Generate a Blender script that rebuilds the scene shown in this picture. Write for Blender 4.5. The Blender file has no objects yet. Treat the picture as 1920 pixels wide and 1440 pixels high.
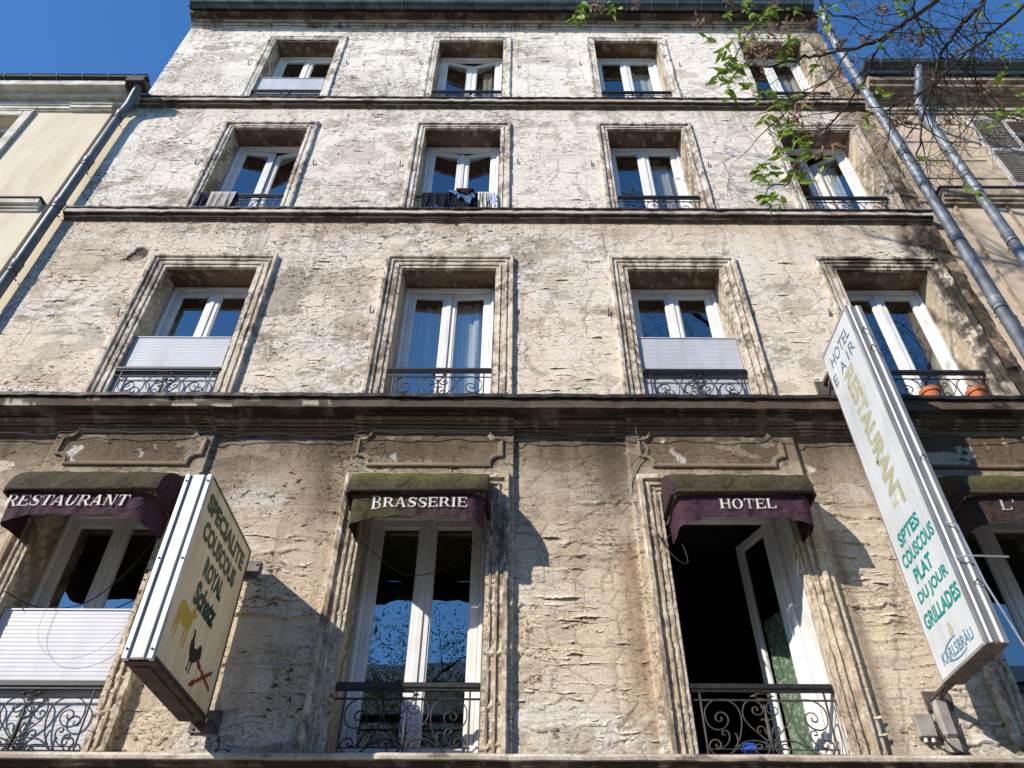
import bpy, math, random
import numpy as np
from mathutils import Vector, Matrix, Quaternion
R = math.radians
rnd = random.Random(7)
scene = bpy.context.scene
C = scene.collection

# ------------------------------------------------------------------ camera, sky, sun
FPX = 1442.0
cam_d = bpy.data.cameras.new('camera')
cam_d.sensor_fit = 'HORIZONTAL'; cam_d.sensor_width = 36.0
cam_d.lens = 36.0 * FPX / 1920.0
cam_d.shift_x = -9.0 / 1920.0
cam_d.clip_start = 0.05; cam_d.clip_end = 3000
cam = bpy.data.objects.new('camera', cam_d); C.objects.link(cam)
cam.matrix_world = Matrix.Translation((0, -5.8, 1.6)) @ Matrix.Rotation(R(90 + 42.2), 4, 'X') @ Matrix.Rotation(R(0.25), 4, 'Z')
scene.camera = cam

SA, SB = 1.13, 0.87            # sun: metres right / down per metre out of the wall
to_sun = Vector((-SA, -1.0, SB)).normalized()
sun_el = math.asin(to_sun.z)
world = bpy.data.worlds.new('World'); scene.world = world; world.use_nodes = True
wn = world.node_tree.nodes; wn.clear()
sky = wn.new('ShaderNodeTexSky'); sky.sky_type = 'NISHITA'; sky.sun_disc = False
sky.sun_elevation = sun_el; sky.sun_rotation = math.atan2(to_sun.x, to_sun.y)
sky.air_density = 1.0; sky.dust_density = 0.0; sky.ozone_density = 5.0; sky.altitude = 300
bg = wn.new('ShaderNodeBackground'); bg.inputs[1].default_value = 0.15
wo = wn.new('ShaderNodeOutputWorld')
hs = wn.new('ShaderNodeHueSaturation'); hs.inputs['Saturation'].default_value = 1.15; world.node_tree.links.new(sky.outputs[0], hs.inputs['Color']); world.node_tree.links.new(hs.outputs[0], bg.inputs[0]); world.node_tree.links.new(bg.outputs[0], wo.inputs[0])
sl = bpy.data.lights.new('sun', 'SUN'); sl.energy = 4.0; sl.angle = R(0.53); sl.color = (1.0, 0.92, 0.825)
so = bpy.data.objects.new('sun', sl); C.objects.link(so)
so.rotation_euler = (-to_sun).to_track_quat('-Z', 'Y').to_euler()
scene.view_settings.view_transform = 'Standard'; scene.view_settings.look = 'None'
scene.view_settings.gamma = 1.0; scene.view_settings.use_curve_mapping = False
scene.view_settings.exposure = 0.66

# ------------------------------------------------------------------ numpy noise
def _h(ix, iy, seed):
    n = (ix.astype(np.int64) * 374761393 + iy.astype(np.int64) * 668265263 + seed * 974711) & 0xffffffff
    n = ((n ^ (n >> 13)) * 1274126177) & 0xffffffff
    n = ((n ^ (n >> 16)) * 2246822519) & 0xffffffff
    return ((n ^ (n >> 15)) & 0xffffff).astype(np.float32) / float(0xffffff)
def vn(x, y, seed=0):
    ix = np.floor(x); iy = np.floor(y); fx = x - ix; fy = y - iy
    fx = fx * fx * (3 - 2 * fx); fy = fy * fy * (3 - 2 * fy)
    a = _h(ix, iy, seed); b = _h(ix + 1, iy, seed); c = _h(ix, iy + 1, seed); d = _h(ix + 1, iy + 1, seed)
    return (a + (b - a) * fx) * (1 - fy) + (c + (d - c) * fx) * fy
def fbm(x, y, seed=0, octv=4):
    s = 0; a = 0.5; t = 0
    for o in range(octv):
        s = s + a * vn(x, y, seed + o * 17); t += a; a *= 0.5; x = x * 2.03 + 3.1; y = y * 2.03 + 7.7
    return s / t
def wor(x, y, seed=0, jit=0.9):
    ix = np.floor(x); iy = np.floor(y)
    d1 = np.full(x.shape, 9.0, np.float32); d2 = d1.copy(); cid = np.zeros_like(d1); ox = np.zeros_like(d1); oy = np.zeros_like(d1)
    for i in (-1, 0, 1):
        for j in (-1, 0, 1):
            cx = ix + i; cy = iy + j
            px = cx + 0.5 + (_h(cx, cy, seed) - 0.5) * jit; py = cy + 0.5 + (_h(cx, cy, seed + 1) - 0.5) * jit
            dx = x - px; dy = y - py
            d = np.sqrt(dx * dx + dy * dy)
            nd = d < d1
            d2 = np.where(nd, d1, np.minimum(d2, d))
            cid = np.where(nd, _h(cx, cy, seed + 2), cid); ox = np.where(nd, dx, ox); oy = np.where(nd, dy, oy)
            d1 = np.where(nd, d, d1)
    return d1, d2, cid, ox, oy
def ss(a, b, x):
    t = np.clip((x - a) / (b - a), 0, 1); return t * t * (3 - 2 * t)
def mix(a, b, t):
    t = np.asarray(t)[..., None]
    return a * (1 - t) + np.array(b, np.float32) * t

# ------------------------------------------------------------------ facade figures
WX0, WX1 = -5.72, 5.24
OPX = [(-4.13, -3.06), (-1.345, -0.255), (1.29, 2.375), (3.745, 4.825)]
OPZ = [(3.30, 5.50), (6.50, 8.68), (9.76, 11.855), (12.60, 14.755)]      # first .. fifth storey
SUR = [0.20, 0.215, 0.155, 0.135]
BAYS = [(-4.36, -2.87), (-1.54, -0.025), (1.04, 2.63), (3.56, 5.10)]
LEDGE = [3.27, 6.47, 9.74, 12.58]

def plaster(x, z, fine=1):
    """returns height (m, outward), colour (linear), damage 0..1"""
    x = x.astype(np.float32); z = z.astype(np.float32)
    f1 = z < 6.3
    wx = x + 0.10 * (fbm(x * 2.1, z * 2.1, 5, 3) - 0.5); wz = z + 0.10 * (fbm(x * 2.1, z * 2.1, 9, 3) - 0.5)
    # ---- how damaged
    leftw = ss(2.6, -1.5, x)
    dn = fbm(x * 0.75, z * 2.0, 21, 5)
    up = np.where(f1, 0.0, 1.0)
    thr = np.where(f1, 0.57, 0.67 - 0.19 * leftw)
    dmg = ss(thr, thr + 0.10, dn)
    dmg = dmg * np.where(f1, 0.55, 1.0)
    low = ss(3.9, 3.4, z) * ss(0.35, 0.6, fbm(x * 1.5, z * 2, 33, 3)) * f1
    dmg = np.maximum(dmg, low)
    rightw = ss(4.72, 4.92, x + 0.12 * fbm(x * 2, z * 2, 3, 3)) * (z > 6.4)
    dmg = np.maximum(dmg, rightw * 0.9)
    # ---- base colours per storey
    col = np.zeros(x.shape + (3,), np.float32)
    for lo, hi, c in ((0, 6.3, (.575, .475, .345)), (6.3, 9.66, (.675, .59, .475)), (9.66, 12.5, (.73, .66, .565)), (12.5, 30, (.76, .70, .615))):
        col[(z >= lo) & (z < hi)] = c
    b1 = fbm(x * 0.6, z * 0.9, 41, 4); b2 = fbm(x * 1.7, z * 3.0, 43, 5)
    col = mix(col, (.70, .66, .60), ss(0.52, 0.70, b2) * 0.35 * (0.35 + 0.65 * up))
    col = mix(col, (.46, .36, .25), ss(0.50, 0.72, b1) * 0.16)
    # patch repairs: smooth rectangles of slightly other render
    rp = np.zeros(x.shape, np.float32)
    for k_, (pa, pb, pc, pd) in enumerate(((-2.6, -1.9, 7.1, 7.9), (.25, .85, 8.0, 9.1), (2.8, 3.4, 10.2, 10.9), (-5.4, -4.7, 13.1, 13.9), (.2, .9, 11.0, 11.5), (-2.6, -1.8, 13.2, 13.6), (2.85, 3.35, 4.6, 5.3), (.2, .8, 3.5, 3.95), (-5.5, -4.8, 10.6, 11.2), (2.9, 3.4, 7.0, 7.6), (-2.5, -1.8, 10.1, 10.5))):
        q_ = .05 * (fbm(x * 9, z * 9, 700 + k_, 3) - .5)
        rp = np.maximum(rp, ss(0, .012, np.minimum(np.minimum(x - pa, pb - x), np.minimum(z - pc, pd - z)) + q_) * (.45 + .5 * ((k_ * 37) % 10) / 10))
    col = mix(col, (.60, .545, .455), rp * .5)
    dmg = dmg * (1 - rp)
    # ---- cracked skin: polygons
    d1, d2, cid, ox, oy = wor(wx / 0.26, wz / 0.17, 51)
    e = d2 - d1
    crk = ss(0.07, 0.015, e) * ss(0.40, 0.55, fbm(x * 1.1, z * 1.1, 61, 3))
    h = -0.0035 * crk
    h = h + (cid - 0.5) * 0.0025 + oy * 0.003 * (cid - .5)
    # ---- scaly damaged skin
    e1, e2, c2, o2x, o2y = wor(wx / 0.085 + 3, wz / 0.05, 71, 1.0)
    g1, g2, c3, o3x, o3y = wor(x / 0.034, z / 0.026, 81, 1.0)
    ed = e2 - e1
    scal = (c2 - 0.5) * 0.005 - o2y * 0.005 + (c3 - 0.5) * 0.0035
    h = h + dmg * scal
    rough = fbm(x * 9, z * 13, 91, 4)
    h = h + (rough - 0.5) * (0.0006 + 0.0045 * dmg)
    dc = mix(np.broadcast_to(np.array((.63, .585, .51), np.float32), col.shape).copy(), (.34, .285, .21), ss(0.42, 0.62, fbm(x * 6, z * 9, 95, 4)))
    dc = mix(dc, (.70, .67, .61), (c2 > 0.72) * 0.8)
    dc = mix(dc, (.20, .15, .10), (c3 < 0.15) * 0.75)
    dc = dc * (0.55 + 0.45 * (col.mean(axis=-1, keepdims=True) / 0.62))
    col = mix(col, (0, 0, 0), 0) * (1 - (dmg * 0.75)[..., None]) + dc * (dmg * 0.75)[..., None]
    col = col * (1 - 0.45 * crk * (1 - dmg * .5))[..., None]
    # ---- first storey: long horizontal shingle-like lips
    for k, (sp, amp, sd) in enumerate(((0.135, 0.021, 101), (0.075, 0.006, 111))):
        s = z / sp + 1.5 * (fbm(x * 1.1, z * .6, sd, 4) - .5) + 0.5 * (fbm(x * 5, z * 1, sd + 3, 3) - .5) + 0.22 * (vn(x * 17, z * 2, sd + 4) - .5)
        row = np.floor(s); f = s - row
        act = ss(0.49, 0.56, fbm(x * 1.3 + row * 7.3, row * 3.7 + x * 0, sd + 5, 3)) * ss(0.38, 0.52, fbm(x * .9, z * 1.2, sd + 6, 3))
        w = np.where(f1, 1.0 if k == 0 else .7, 0.14) * np.where(z > 5.72, 0.12, 1.0)
        lift = ss(0.35, 0.7, fbm(x * 5 + row * 3.3, row * 9.1, sd + 7, 2))
        h = h + w * act * amp * (0.25 + lift) * np.exp(-f / 0.16)
        lipc = act * np.minimum(1, w * 1.6) * np.maximum(ss(.90, .97, f), ss(.035, .0, f))
        col = col * (1 - 0.72 * lipc * (.35 + .65 * lift))[..., None]
        col = mix(col, (.62, .55, .42), act * w * np.exp(-f / 0.12) * 0.35)
    # vertical hairs
    vcr = ss(0.035, 0.01, np.abs(vn(x * 3.3 + 0.5 * (fbm(x * 3, z * 5, 131, 3) - .5), z * 0.9, 133) - 0.5)) * ss(.5, .62, fbm(x * 1.3, z * 1.4, 135, 2))
    col = col * (1 - 0.30 * vcr)[..., None]; h = h - 0.002 * vcr
    for (pc, pz, rx_, rz_, cc, wt, dm_) in ((-2.62, 8.30, .28, .42, (.33, .28, .225), .85, -.004), (-4.55, 8.95, .10, .14, (.05, .035, .028), .9, -.02), (-1.95, 8.35, .35, .35, (.40, .33, .25), .55, -.003),
            (-5.2, 8.75, .5, .25, (.40, .33, .25), .5, -.002), (-5.0, 11.3, .35, .18, (.42, .37, .31), .6, -.003), (-2.3, 11.2, .40, .35, (.42, .37, .31), .55, -.003), (-5.1, 14.45, .30, .10, (.30, .25, .20), .7, -.004), (-2.1, 14.3, .45, .12, (.44, .40, .34), .7, -.003),
            (.55, 14.15, .30, .28, (.46, .39, .30), .35, -.003), (-2.35, 5.45, .26, .12, (.66, .62, .55), .7, .002), (-5.3, 5.8, .35, .10, (.62, .56, .46), .8, .003), (-4.9, 5.65, .25, .07, (.62, .56, .46), .8, .003), (-2.0, 3.45, .5, .12, (.62, .59, .53), .7, .002), (.35, 3.5, .45, .18, (.60, .56, .49), .7, .002), (3.0, 5.9, .12, .12, (.64, .58, .47), .8, .003), (3.1, 5.55, .3, .10, (.60, .53, .42), .7, .003),
            (4.1, 6.12, .16, .03, (.66, .62, .55), .9, .002), (4.45, 6.02, .10, .03, (.66, .62, .55), .9, .002)):
        q_ = np.sqrt(((x - pc) / rx_) ** 2 + ((z - pz) / rz_) ** 2) + 1.1 * (fbm(x * 7 + pc, z * 9, 731, 4) - .5)
        mk_ = ss(1.0, .93, q_); col = mix(col, cc, mk_ * wt); h = h + dm_ * mk_
    # imitation ashlar joints, half gone
    jz = np.abs(((z + .004 * np.sin(x * 5)) / .36) % 1.0 - .5) * .36; jx = np.abs((x / .62 + .5 * (np.floor(z / .36 + .5) % 2)) % 1.0 - .5) * .62
    jl = np.maximum(ss(.007, .002, .18 - jz), ss(.007, .002, .31 - jx)) * ss(.44, .56, fbm(x * 1.4 + 2, z * 2.4, 137, 3))
    col = col * (1 - .28 * jl)[..., None]; h = h - .002 * jl
    sk_ = np.zeros(x.shape, np.float32)
    for zt in (9.6, 12.45, 15.2): sk_ = np.maximum(sk_, ss(zt - 1.3, zt, z) * (z < zt))
    sk_ = sk_ * ss(.52, .72, fbm(x * 15, z * .45, 139, 3)) * ss(.4, .6, fbm(x * 1.2, z * .3, 140, 2)); col = col * (1 - .30 * sk_)[..., None]
    # flat white scabs, where the outer paint is left or lost
    w1 = ss(0.635, 0.655, fbm(x * 2.6, z * 4.5, 141, 5)) * ss(0.45, 0.6, fbm(x * .7, z * .7, 143, 2))
    col = mix(col, (.72, .69, .64), w1 * np.where(f1, .25, .4)); h = h + 0.002 * w1
    w2 = ss(0.655, 0.67, fbm(x * 2.2 + 9, z * 3.5, 145, 5))
    col = mix(col, (.38, .315, .24), w2 * np.where(f1, .5, .55)); h = h - 0.003 * w2
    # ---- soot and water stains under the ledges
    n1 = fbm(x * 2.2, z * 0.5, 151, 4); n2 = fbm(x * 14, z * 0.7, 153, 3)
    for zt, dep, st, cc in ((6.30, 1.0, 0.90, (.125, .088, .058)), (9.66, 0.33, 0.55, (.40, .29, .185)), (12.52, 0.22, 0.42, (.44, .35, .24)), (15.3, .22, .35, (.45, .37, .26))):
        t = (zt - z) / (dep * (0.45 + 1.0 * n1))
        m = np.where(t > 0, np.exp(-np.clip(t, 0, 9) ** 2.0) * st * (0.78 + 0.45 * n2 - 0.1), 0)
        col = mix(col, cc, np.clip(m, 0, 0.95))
    inb = np.zeros(x.shape, bool)
    for a_, b_ in BAYS: inb |= (x > a_) & (x < b_)
    cdist = np.zeros(x.shape, np.float32)
    for a_, b_ in OPX: cdist = np.maximum(cdist, ss(.66, .60, np.abs(x - (a_ + b_) / 2 + .01)))
    m = cdist * ss(5.80, 5.84, z) * ss(6.20, 6.16, z)
    col = mix(col, (.155, .115, .078), m * (.62 + .4 * n1))
    wsp = m * ss(.665, .68, fbm(x * 13 + 3, z * 10, 177, 4)) * ss(.5, .58, fbm(x * 4, z * 3, 176, 2)); col = mix(col, (.68, .65, .58), wsp * .85)
    m = ss(5.75, 6.3, z) * (~inb) * f1 * ss(.40, .62, fbm(x * 1.6 + 5, z * .9, 178, 3)); col = mix(col, (.13, .092, .062), m * .65)
    st = ss(0.60, 0.78, fbm(x * 11, z * 0.8, 161, 3)) * np.where(f1, .35, .12)
    col = mix(col, (.30, .21, .13), st)
    # brown run down the left of the third bay, dark run beside right windows
    m = .75 * np.exp(-((x - 0.95 - 0.05 * (n1 - .5)) / 0.09) ** 2) * ss(5.3, 4.9, z) * ss(3.5, 3.9, z) * f1 * (0.4 + .9 * n2)
    col = mix(col, (.21, .12, .06), np.clip(m, 0, 0.8))
    for xc, wd, zl, zh, s_ in ((-2.72, .16, 5.3, 6.3, .6), (-1.72, .2, 5.2, 6.3, .75), (0.88, .14, 5.4, 6.3, .7), (2.78, .10, 5.6, 6.3, .6), (3.4, .2, 5.2, 6.3, .5), (2.72, .06, 3.3, 5.5, .6)):
        m = np.exp(-((x - xc) / wd) ** 2) * ss(zl - .3, zl + .3, z) * (z < zh) * (.5 + .8 * n1) * s_
        col = mix(col, (.12, .09, .065), np.clip(m, 0, .85))
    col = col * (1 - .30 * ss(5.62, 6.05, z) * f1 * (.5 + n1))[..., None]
    # patches where the brown wash has come off under the first cornice
    w3 = ss(0.60, 0.615, fbm(x * 2.0 + 4, z * 5.0 + 2, 171, 4)) * (z > 5.1) * f1 * np.where((x < -4.3) | (x > 2.7), 1, 0.25) * (z < 6.15)
    col = mix(col, (.56, .49, .38), w3 * 0.85); h = h - 0.004 * w3
    # ---- right margin: bare, mouldy
    rm = rightw * (0.70 + 0.5 * ss(.4, .6, fbm(x * 4, z * 3, 181, 4)))
    col = mix(col, (.25, .18, .115), np.clip(rm, 0, .92))
    blk = rightw * ss(0.46, 0.60, fbm(x * 9, z * 3, 183, 4)) * ss(12.6, 9.4, z)
    blk = np.maximum(blk, ss(4.55, 4.8, x) * ss(0.40, 0.56, fbm(x * 7, z * 4, 185, 4)) * ss(10.4, 8.9, z) * (z > 6.4))
    col = mix(col, (.045, .038, .03), np.clip(blk, 0, .9))
    h = h + rightw * (fbm(x * 7, z * 7, 187, 4) - .5) * 0.05
    gr = fbm(x * 26, z * 30, 191, 3)
    col = col * (0.90 + 0.20 * gr)[..., None]
    return h, np.clip(col, 0.01, 0.9), dmg

# ------------------------------------------------------------------ materials
def newmat(name):
    m = bpy.data.materials.new(name); m.use_nodes = True
    nt = m.node_tree; b = nt.nodes['Principled BSDF']
    return m, nt, b
def noise(nt, scale, detail=4, coord='Object', dist=0.0, vec=None):
    n = nt.nodes.new('ShaderNodeTexNoise'); n.inputs['Scale'].default_value = scale; n.inputs['Detail'].default_value = detail
    n.inputs['Distortion'].default_value = dist
    if vec is None:
        tc = nt.nodes.new('ShaderNodeTexCoord'); vec = tc.outputs[coord]
    nt.links.new(vec, n.inputs['Vector']); return n
def ramp(nt, src, stops):
    r = nt.nodes.new('ShaderNodeValToRGB'); cr = r.color_ramp
    while len(cr.elements) < len(stops): cr.elements.new(0.5)
    for e_, (p, c) in zip(cr.elements, stops): e_.position = p; e_.color = (*c, 1)
    nt.links.new(src, r.inputs[0]); return r.outputs[0]
def bump(nt, b, src, dist, strength=1.0, prev=None):
    n = nt.nodes.new('ShaderNodeBump'); n.inputs['Distance'].default_value = dist; n.inputs['Strength'].default_value = strength
    nt.links.new(src, n.inputs['Height'])
    if prev is not None: nt.links.new(prev, n.inputs['Normal'])
    nt.links.new(n.outputs[0], b.inputs['Normal']); return n.outputs[0]
def simple(name, c1, c2=None, rough=0.6, metal=0.0, scale=6.0, bd=0.002, spec=0.4, bscale=None, lo=.35, hi=.65):
    m, nt, b = newmat(name)
    c2 = c2 or tuple(v * 0.75 for v in c1)
    n = noise(nt, scale, 6)
    nt.links.new(ramp(nt, n.outputs[0], [(lo, c2), (hi, c1)]), b.inputs['Base Color'])
    b.inputs['Roughness'].default_value = rough; b.inputs['Metallic'].default_value = metal; b.inputs['Specular IOR Level'].default_value = spec
    if bd > 0:
        n2 = noise(nt, bscale or scale * 7, 4); bump(nt, b, n2.outputs[0], bd)
    return m
def grime(m, vec, amt=.3, lo=.45, hi=.68, tint=(.55, .47, .38)):
    nt = m.node_tree; b = nt.nodes['Principled BSDF']; src = b.inputs['Base Color'].links[0].from_socket
    tc = nt.nodes.new('ShaderNodeTexCoord'); v = nt.nodes.new('ShaderNodeVectorMath'); v.operation = 'MULTIPLY'; v.inputs[1].default_value = vec
    nt.links.new(tc.outputs['Object'], v.inputs[0]); n = noise(nt, 1.0, 6, vec=v.outputs[0], dist=.4)
    r = nt.nodes.new('ShaderNodeMapRange'); r.inputs[1].default_value = lo; r.inputs[2].default_value = hi; r.inputs[4].default_value = amt; nt.links.new(n.outputs[0], r.inputs[0])
    mx = nt.nodes.new('ShaderNodeMix'); mx.data_type = 'RGBA'; mx.blend_type = 'MULTIPLY'; nt.links.new(r.outputs[0], mx.inputs[0]); nt.links.new(src, mx.inputs[6]); mx.inputs[7].default_value = (*tint, 1)
    nt.links.new(mx.outputs[2], b.inputs['Base Color'])
def plaster_mat(name, bd=0.006, crack=True):
    m, nt, b = newmat(name)
    a = nt.nodes.new('ShaderNodeAttribute'); a.attribute_name = 'Col'
    tc = nt.nodes.new('ShaderNodeTexCoord'); ob = tc.outputs['Object']
    n = noise(nt, 55, 5, vec=ob)
    mx = nt.nodes.new('ShaderNodeMix'); mx.data_type = 'RGBA'; mx.blend_type = 'MULTIPLY'; mx.inputs[0].default_value = 1.0
    nt.links.new(a.outputs['Color'], mx.inputs[6]); nt.links.new(ramp(nt, n.outputs[0], [(.3, (.72, .70, .67)), (.62, (1.1, 1.1, 1.1))]), mx.inputs[7])
    out = mx.outputs[2]
    nb = noise(nt, 38, 6, vec=ob); p = bump(nt, b, nb.outputs[0], bd * .32, 0.8)
    if crack:
        wrp = noise(nt, 7, 4, vec=ob)
        va = nt.nodes.new('ShaderNodeVectorMath'); va.operation = 'MULTIPLY_ADD'
        va.inputs[1].default_value = (.16, .16, .16); nt.links.new(wrp.outputs[1], va.inputs[0]); nt.links.new(ob, va.inputs[2])
        sc = nt.nodes.new('ShaderNodeVectorMath'); sc.operation = 'MULTIPLY'; sc.inputs[1].default_value = (1.0, 1.0, 1.7); nt.links.new(va.outputs[0], sc.inputs[0])
        for vs, wd, dk in ((5.2, 0.012, .42),):
            v = nt.nodes.new('ShaderNodeTexVoronoi'); v.feature = 'DISTANCE_TO_EDGE'; v.inputs['Scale'].default_value = vs
            nt.links.new(sc.outputs[0], v.inputs['Vector'])
            mk = noise(nt, 1.6 + vs * .05, 3, vec=ob)
            edge = nt.nodes.new('ShaderNodeMapRange'); edge.inputs[1].default_value = 0; edge.inputs[2].default_value = wd; edge.inputs[3].default_value = 1; edge.inputs[4].default_value = 0
            nt.links.new(v.outputs[0], edge.inputs[0])
            g = nt.nodes.new('ShaderNodeMapRange'); g.inputs[1].default_value = .48; g.inputs[2].default_value = .58; nt.links.new(mk.outputs[0], g.inputs[0])
            mu = nt.nodes.new('ShaderNodeMath'); mu.operation = 'MULTIPLY'; nt.links.new(edge.outputs[0], mu.inputs[0]); nt.links.new(g.outputs[0], mu.inputs[1])
            m2 = nt.nodes.new('ShaderNodeMix'); m2.data_type = 'RGBA'; m2.blend_type = 'MULTIPLY'
            nt.links.new(mu.outputs[0], m2.inputs[0]); nt.links.new(out, m2.inputs[6]); m2.inputs[7].default_value = (dk * .9, dk * .8, dk * .7, 1); out = m2.outputs[2]
            iv = nt.nodes.new('ShaderNodeMath'); iv.operation = 'MULTIPLY'; iv.inputs[1].default_value = -1; nt.links.new(mu.outputs[0], iv.inputs[0])
            p = bump(nt, b, iv.outputs[0], 0.004, 1.0, p)
        for sc3, lo, hi, dk, bdz in (((13, 1, 42), .605, .625, .20, .006), ((28, 1, 66), .61, .63, .34, .004)):
            sv = nt.nodes.new('ShaderNodeVectorMath'); sv.operation = 'MULTIPLY'; sv.inputs[1].default_value = sc3; nt.links.new(va.outputs[0], sv.inputs[0])
            nn = noise(nt, 1.0, 3, vec=sv.outputs[0], dist=.6)
            mk = noise(nt, 1.1 if bdz == .004 else 2.3, 4, vec=ob)
            e3 = nt.nodes.new('ShaderNodeMapRange'); e3.inputs[1].default_value = lo; e3.inputs[2].default_value = hi; nt.links.new(nn.outputs[0], e3.inputs[0])
            g = nt.nodes.new('ShaderNodeMapRange'); g.inputs[1].default_value = .505; g.inputs[2].default_value = .545; nt.links.new(mk.outputs[0], g.inputs[0])
            m0 = nt.nodes.new('ShaderNodeMath'); m0.operation = 'MULTIPLY'; nt.links.new(e3.outputs[0], m0.inputs[0]); nt.links.new(g.outputs[0], m0.inputs[1])
            sx_ = nt.nodes.new('ShaderNodeSeparateXYZ'); nt.links.new(ob, sx_.inputs[0]); fx2 = nt.nodes.new('ShaderNodeMapRange'); fx2.inputs[1].default_value = -1.2; fx2.inputs[2].default_value = 1.6; fx2.inputs[3].default_value = 1.0; fx2.inputs[4].default_value = .42; nt.links.new(sx_.outputs[0], fx2.inputs[0])
            mu = nt.nodes.new('ShaderNodeMath'); mu.operation = 'MULTIPLY'; nt.links.new(m0.outputs[0], mu.inputs[0]); nt.links.new(fx2.outputs[0], mu.inputs[1])
            m2 = nt.nodes.new('ShaderNodeMix'); m2.data_type = 'RGBA'; m2.blend_type = 'MULTIPLY'
            nt.links.new(mu.outputs[0], m2.inputs[0]); nt.links.new(out, m2.inputs[6]); m2.inputs[7].default_value = (dk, dk * .86, dk * .72, 1); out = m2.outputs[2]
            iv = nt.nodes.new('ShaderNodeMath'); iv.operation = 'MULTIPLY'; iv.inputs[1].default_value = -1; nt.links.new(mu.outputs[0], iv.inputs[0])
            p = bump(nt, b, iv.outputs[0], bdz, 1.0, p)
    nt.links.new(out, b.inputs['Base Color'])
    b.inputs['Roughness'].default_value = 0.92; b.inputs['Specular IOR Level'].default_value = 0.15
    return m
M = {}
M['plaster'] = plaster_mat('peeling_plaster')
M['stucco'] = plaster_mat('moulded_stucco', 0.006, False)
M['pvc'] = simple('white_pvc', (.80, .80, .78), (.68, .67, .64), .35, scale=3, bd=0.0005)
M['pvc_panel'] = simple('ribbed_pvc', (.54, .55, .585), (.49, .50, .53), .4, scale=2, bd=0)
M['iron'] = simple('wrought_iron', (.030, .028, .027), (.012, .011, .011), .5, scale=20, bd=0.001)
M['iron_dusty'] = simple('dusty_iron', (.085, .075, .062), (.035, .031, .028), .6, scale=14, bd=0.001)
M['room'] = simple('room_gloom', (.055, .045, .038), (.04, .034, .03), .9, scale=2, bd=0)  # near-black: the gloom of unlit interiors is put into the colour
M['zinc'] = simple('old_zinc', (.27, .30, .33), (.13, .15, .175), .58, .35, scale=5, bd=0.003, bscale=9)
M['zinc_dark'] = simple('dark_zinc_gutter', (.10, .125, .125), (.045, .055, .055), .45, .5, scale=4, bd=0.002, bscale=6)
M['lead'] = simple('black_flashing', (.035, .030, .028), (.016, .014, .013), .6, .2, scale=9, bd=0.002)
M['pipe_grey'] = simple('grey_painted_pipe', (.15, .165, .18), (.09, .10, .11), .45, .2, scale=5, bd=0.001)
M['cream'] = simple('cream_render', (.675, .60, .455), (.62, .55, .41), .9, scale=1.6, bd=0.002, bscale=60, spec=.1, lo=.3, hi=.7)
M['cream_trim'] = simple('pale_trim', (.70, .675, .60), (.55, .52, .44), .8, scale=5, bd=0.002, spec=.1)
M['beige'] = simple('beige_render', (.60, .50, .38), (.50, .405, .30), .9, scale=2.2, bd=0.003, bscale=50, spec=.1)
M['beige_trim'] = simple('beige_mouldings', (.50, .42, .31), (.30, .24, .17), .9, scale=5, bd=0.003, spec=.1)
M['shutter'] = simple('grey_white_shutter', (.58, .55, .50), (.42, .39, .35), .7, scale=8, bd=0.001)
M['brick'] = simple('red_brick', (.22, .095, .06), (.11, .055, .038), .9, scale=14, bd=0.004, bscale=60)
M['bark'] = simple('tree_bark', (.036, .028, .023), (.015, .012, .010), .9, scale=14, bd=0.004, bscale=40)
M['terracotta'] = simple('terracotta', (.50, .155, .055), (.38, .12, .045), .8, scale=12, bd=0.001)
M['soil'] = simple('potting_soil', (.05, .035, .025), (.02, .015, .01), 1, scale=40, bd=0.004)
M['cable'] = simple('black_cable', (.03, .028, .026), (.02, .018, .018), .6, bd=0)
M['cable_grey'] = simple('grey_cable', (.30, .27, .23), (.20, .18, .15), .6, bd=0)
M['alu'] = simple('aluminium_profile', (.70, .70, .70), (.50, .50, .50), .33, .75, scale=5, bd=0.0004)
M['alu_white'] = simple('white_sign_strip', (.84, .82, .78), (.74, .72, .68), .4, 0, scale=4, bd=0)
M['alu_grey'] = simple('grey_sign_channel', (.24, .25, .27), (.19, .195, .21), .45, .3, scale=5, bd=0)
M['rust'] = simple('rusty_underside', (.085, .060, .042), (.03, .022, .018), .8, .2, scale=10, bd=0.002)
M['bracket'] = simple('weathered_bracket', (.16, .13, .11), (.07, .06, .05), .6, .4, scale=14, bd=0.001)
M['sign_cream'] = simple('cream_sign_face', (.76, .70, .55), (.68, .61, .46), .4, scale=3, bd=0)
M['sign_white'] = simple('white_sign_face', (.66, .69, .70), (.57, .60, .61), .38, scale=2.5, bd=0)
M['box_grey'] = simple('grey_plastic_box', (.34, .32, .28), (.22, .20, .17), .6, scale=9, bd=0.001)
M['asphalt'] = simple('asphalt', (.06, .06, .06), (.04, .04, .04), .9, scale=3, bd=0.004, bscale=120)
M['pavement'] = simple('pavement_stone', (.34, .32, .29), (.24, .225, .20), .9, scale=2, bd=0.003, bscale=80)
M['far_wall'] = simple('far_facade_render', (.46, .43, .37), (.38, .35, .30), .9, scale=1, bd=0)
M['roof'] = simple('zinc_roof', (.20, .22, .24), (.14, .15, .17), .5, .3, scale=2, bd=0)
for nm, c in (('cloth_grey', (.42, .385, .35)), ('cloth_black', (.012, .012, .018)), ('cloth_blue', (.075, .16, .30)), ('cloth_red', (.045, .014, .014)),
              ('cloth_cream', (.58, .55, .47)), ('cloth_pale', (.55, .62, .76)), ('cloth_violet', (.05, .045, .065))):
    M[nm] = simple(nm, c, tuple(v * .7 for v in c), .95, scale=18, bd=0.002, spec=.1)
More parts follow.
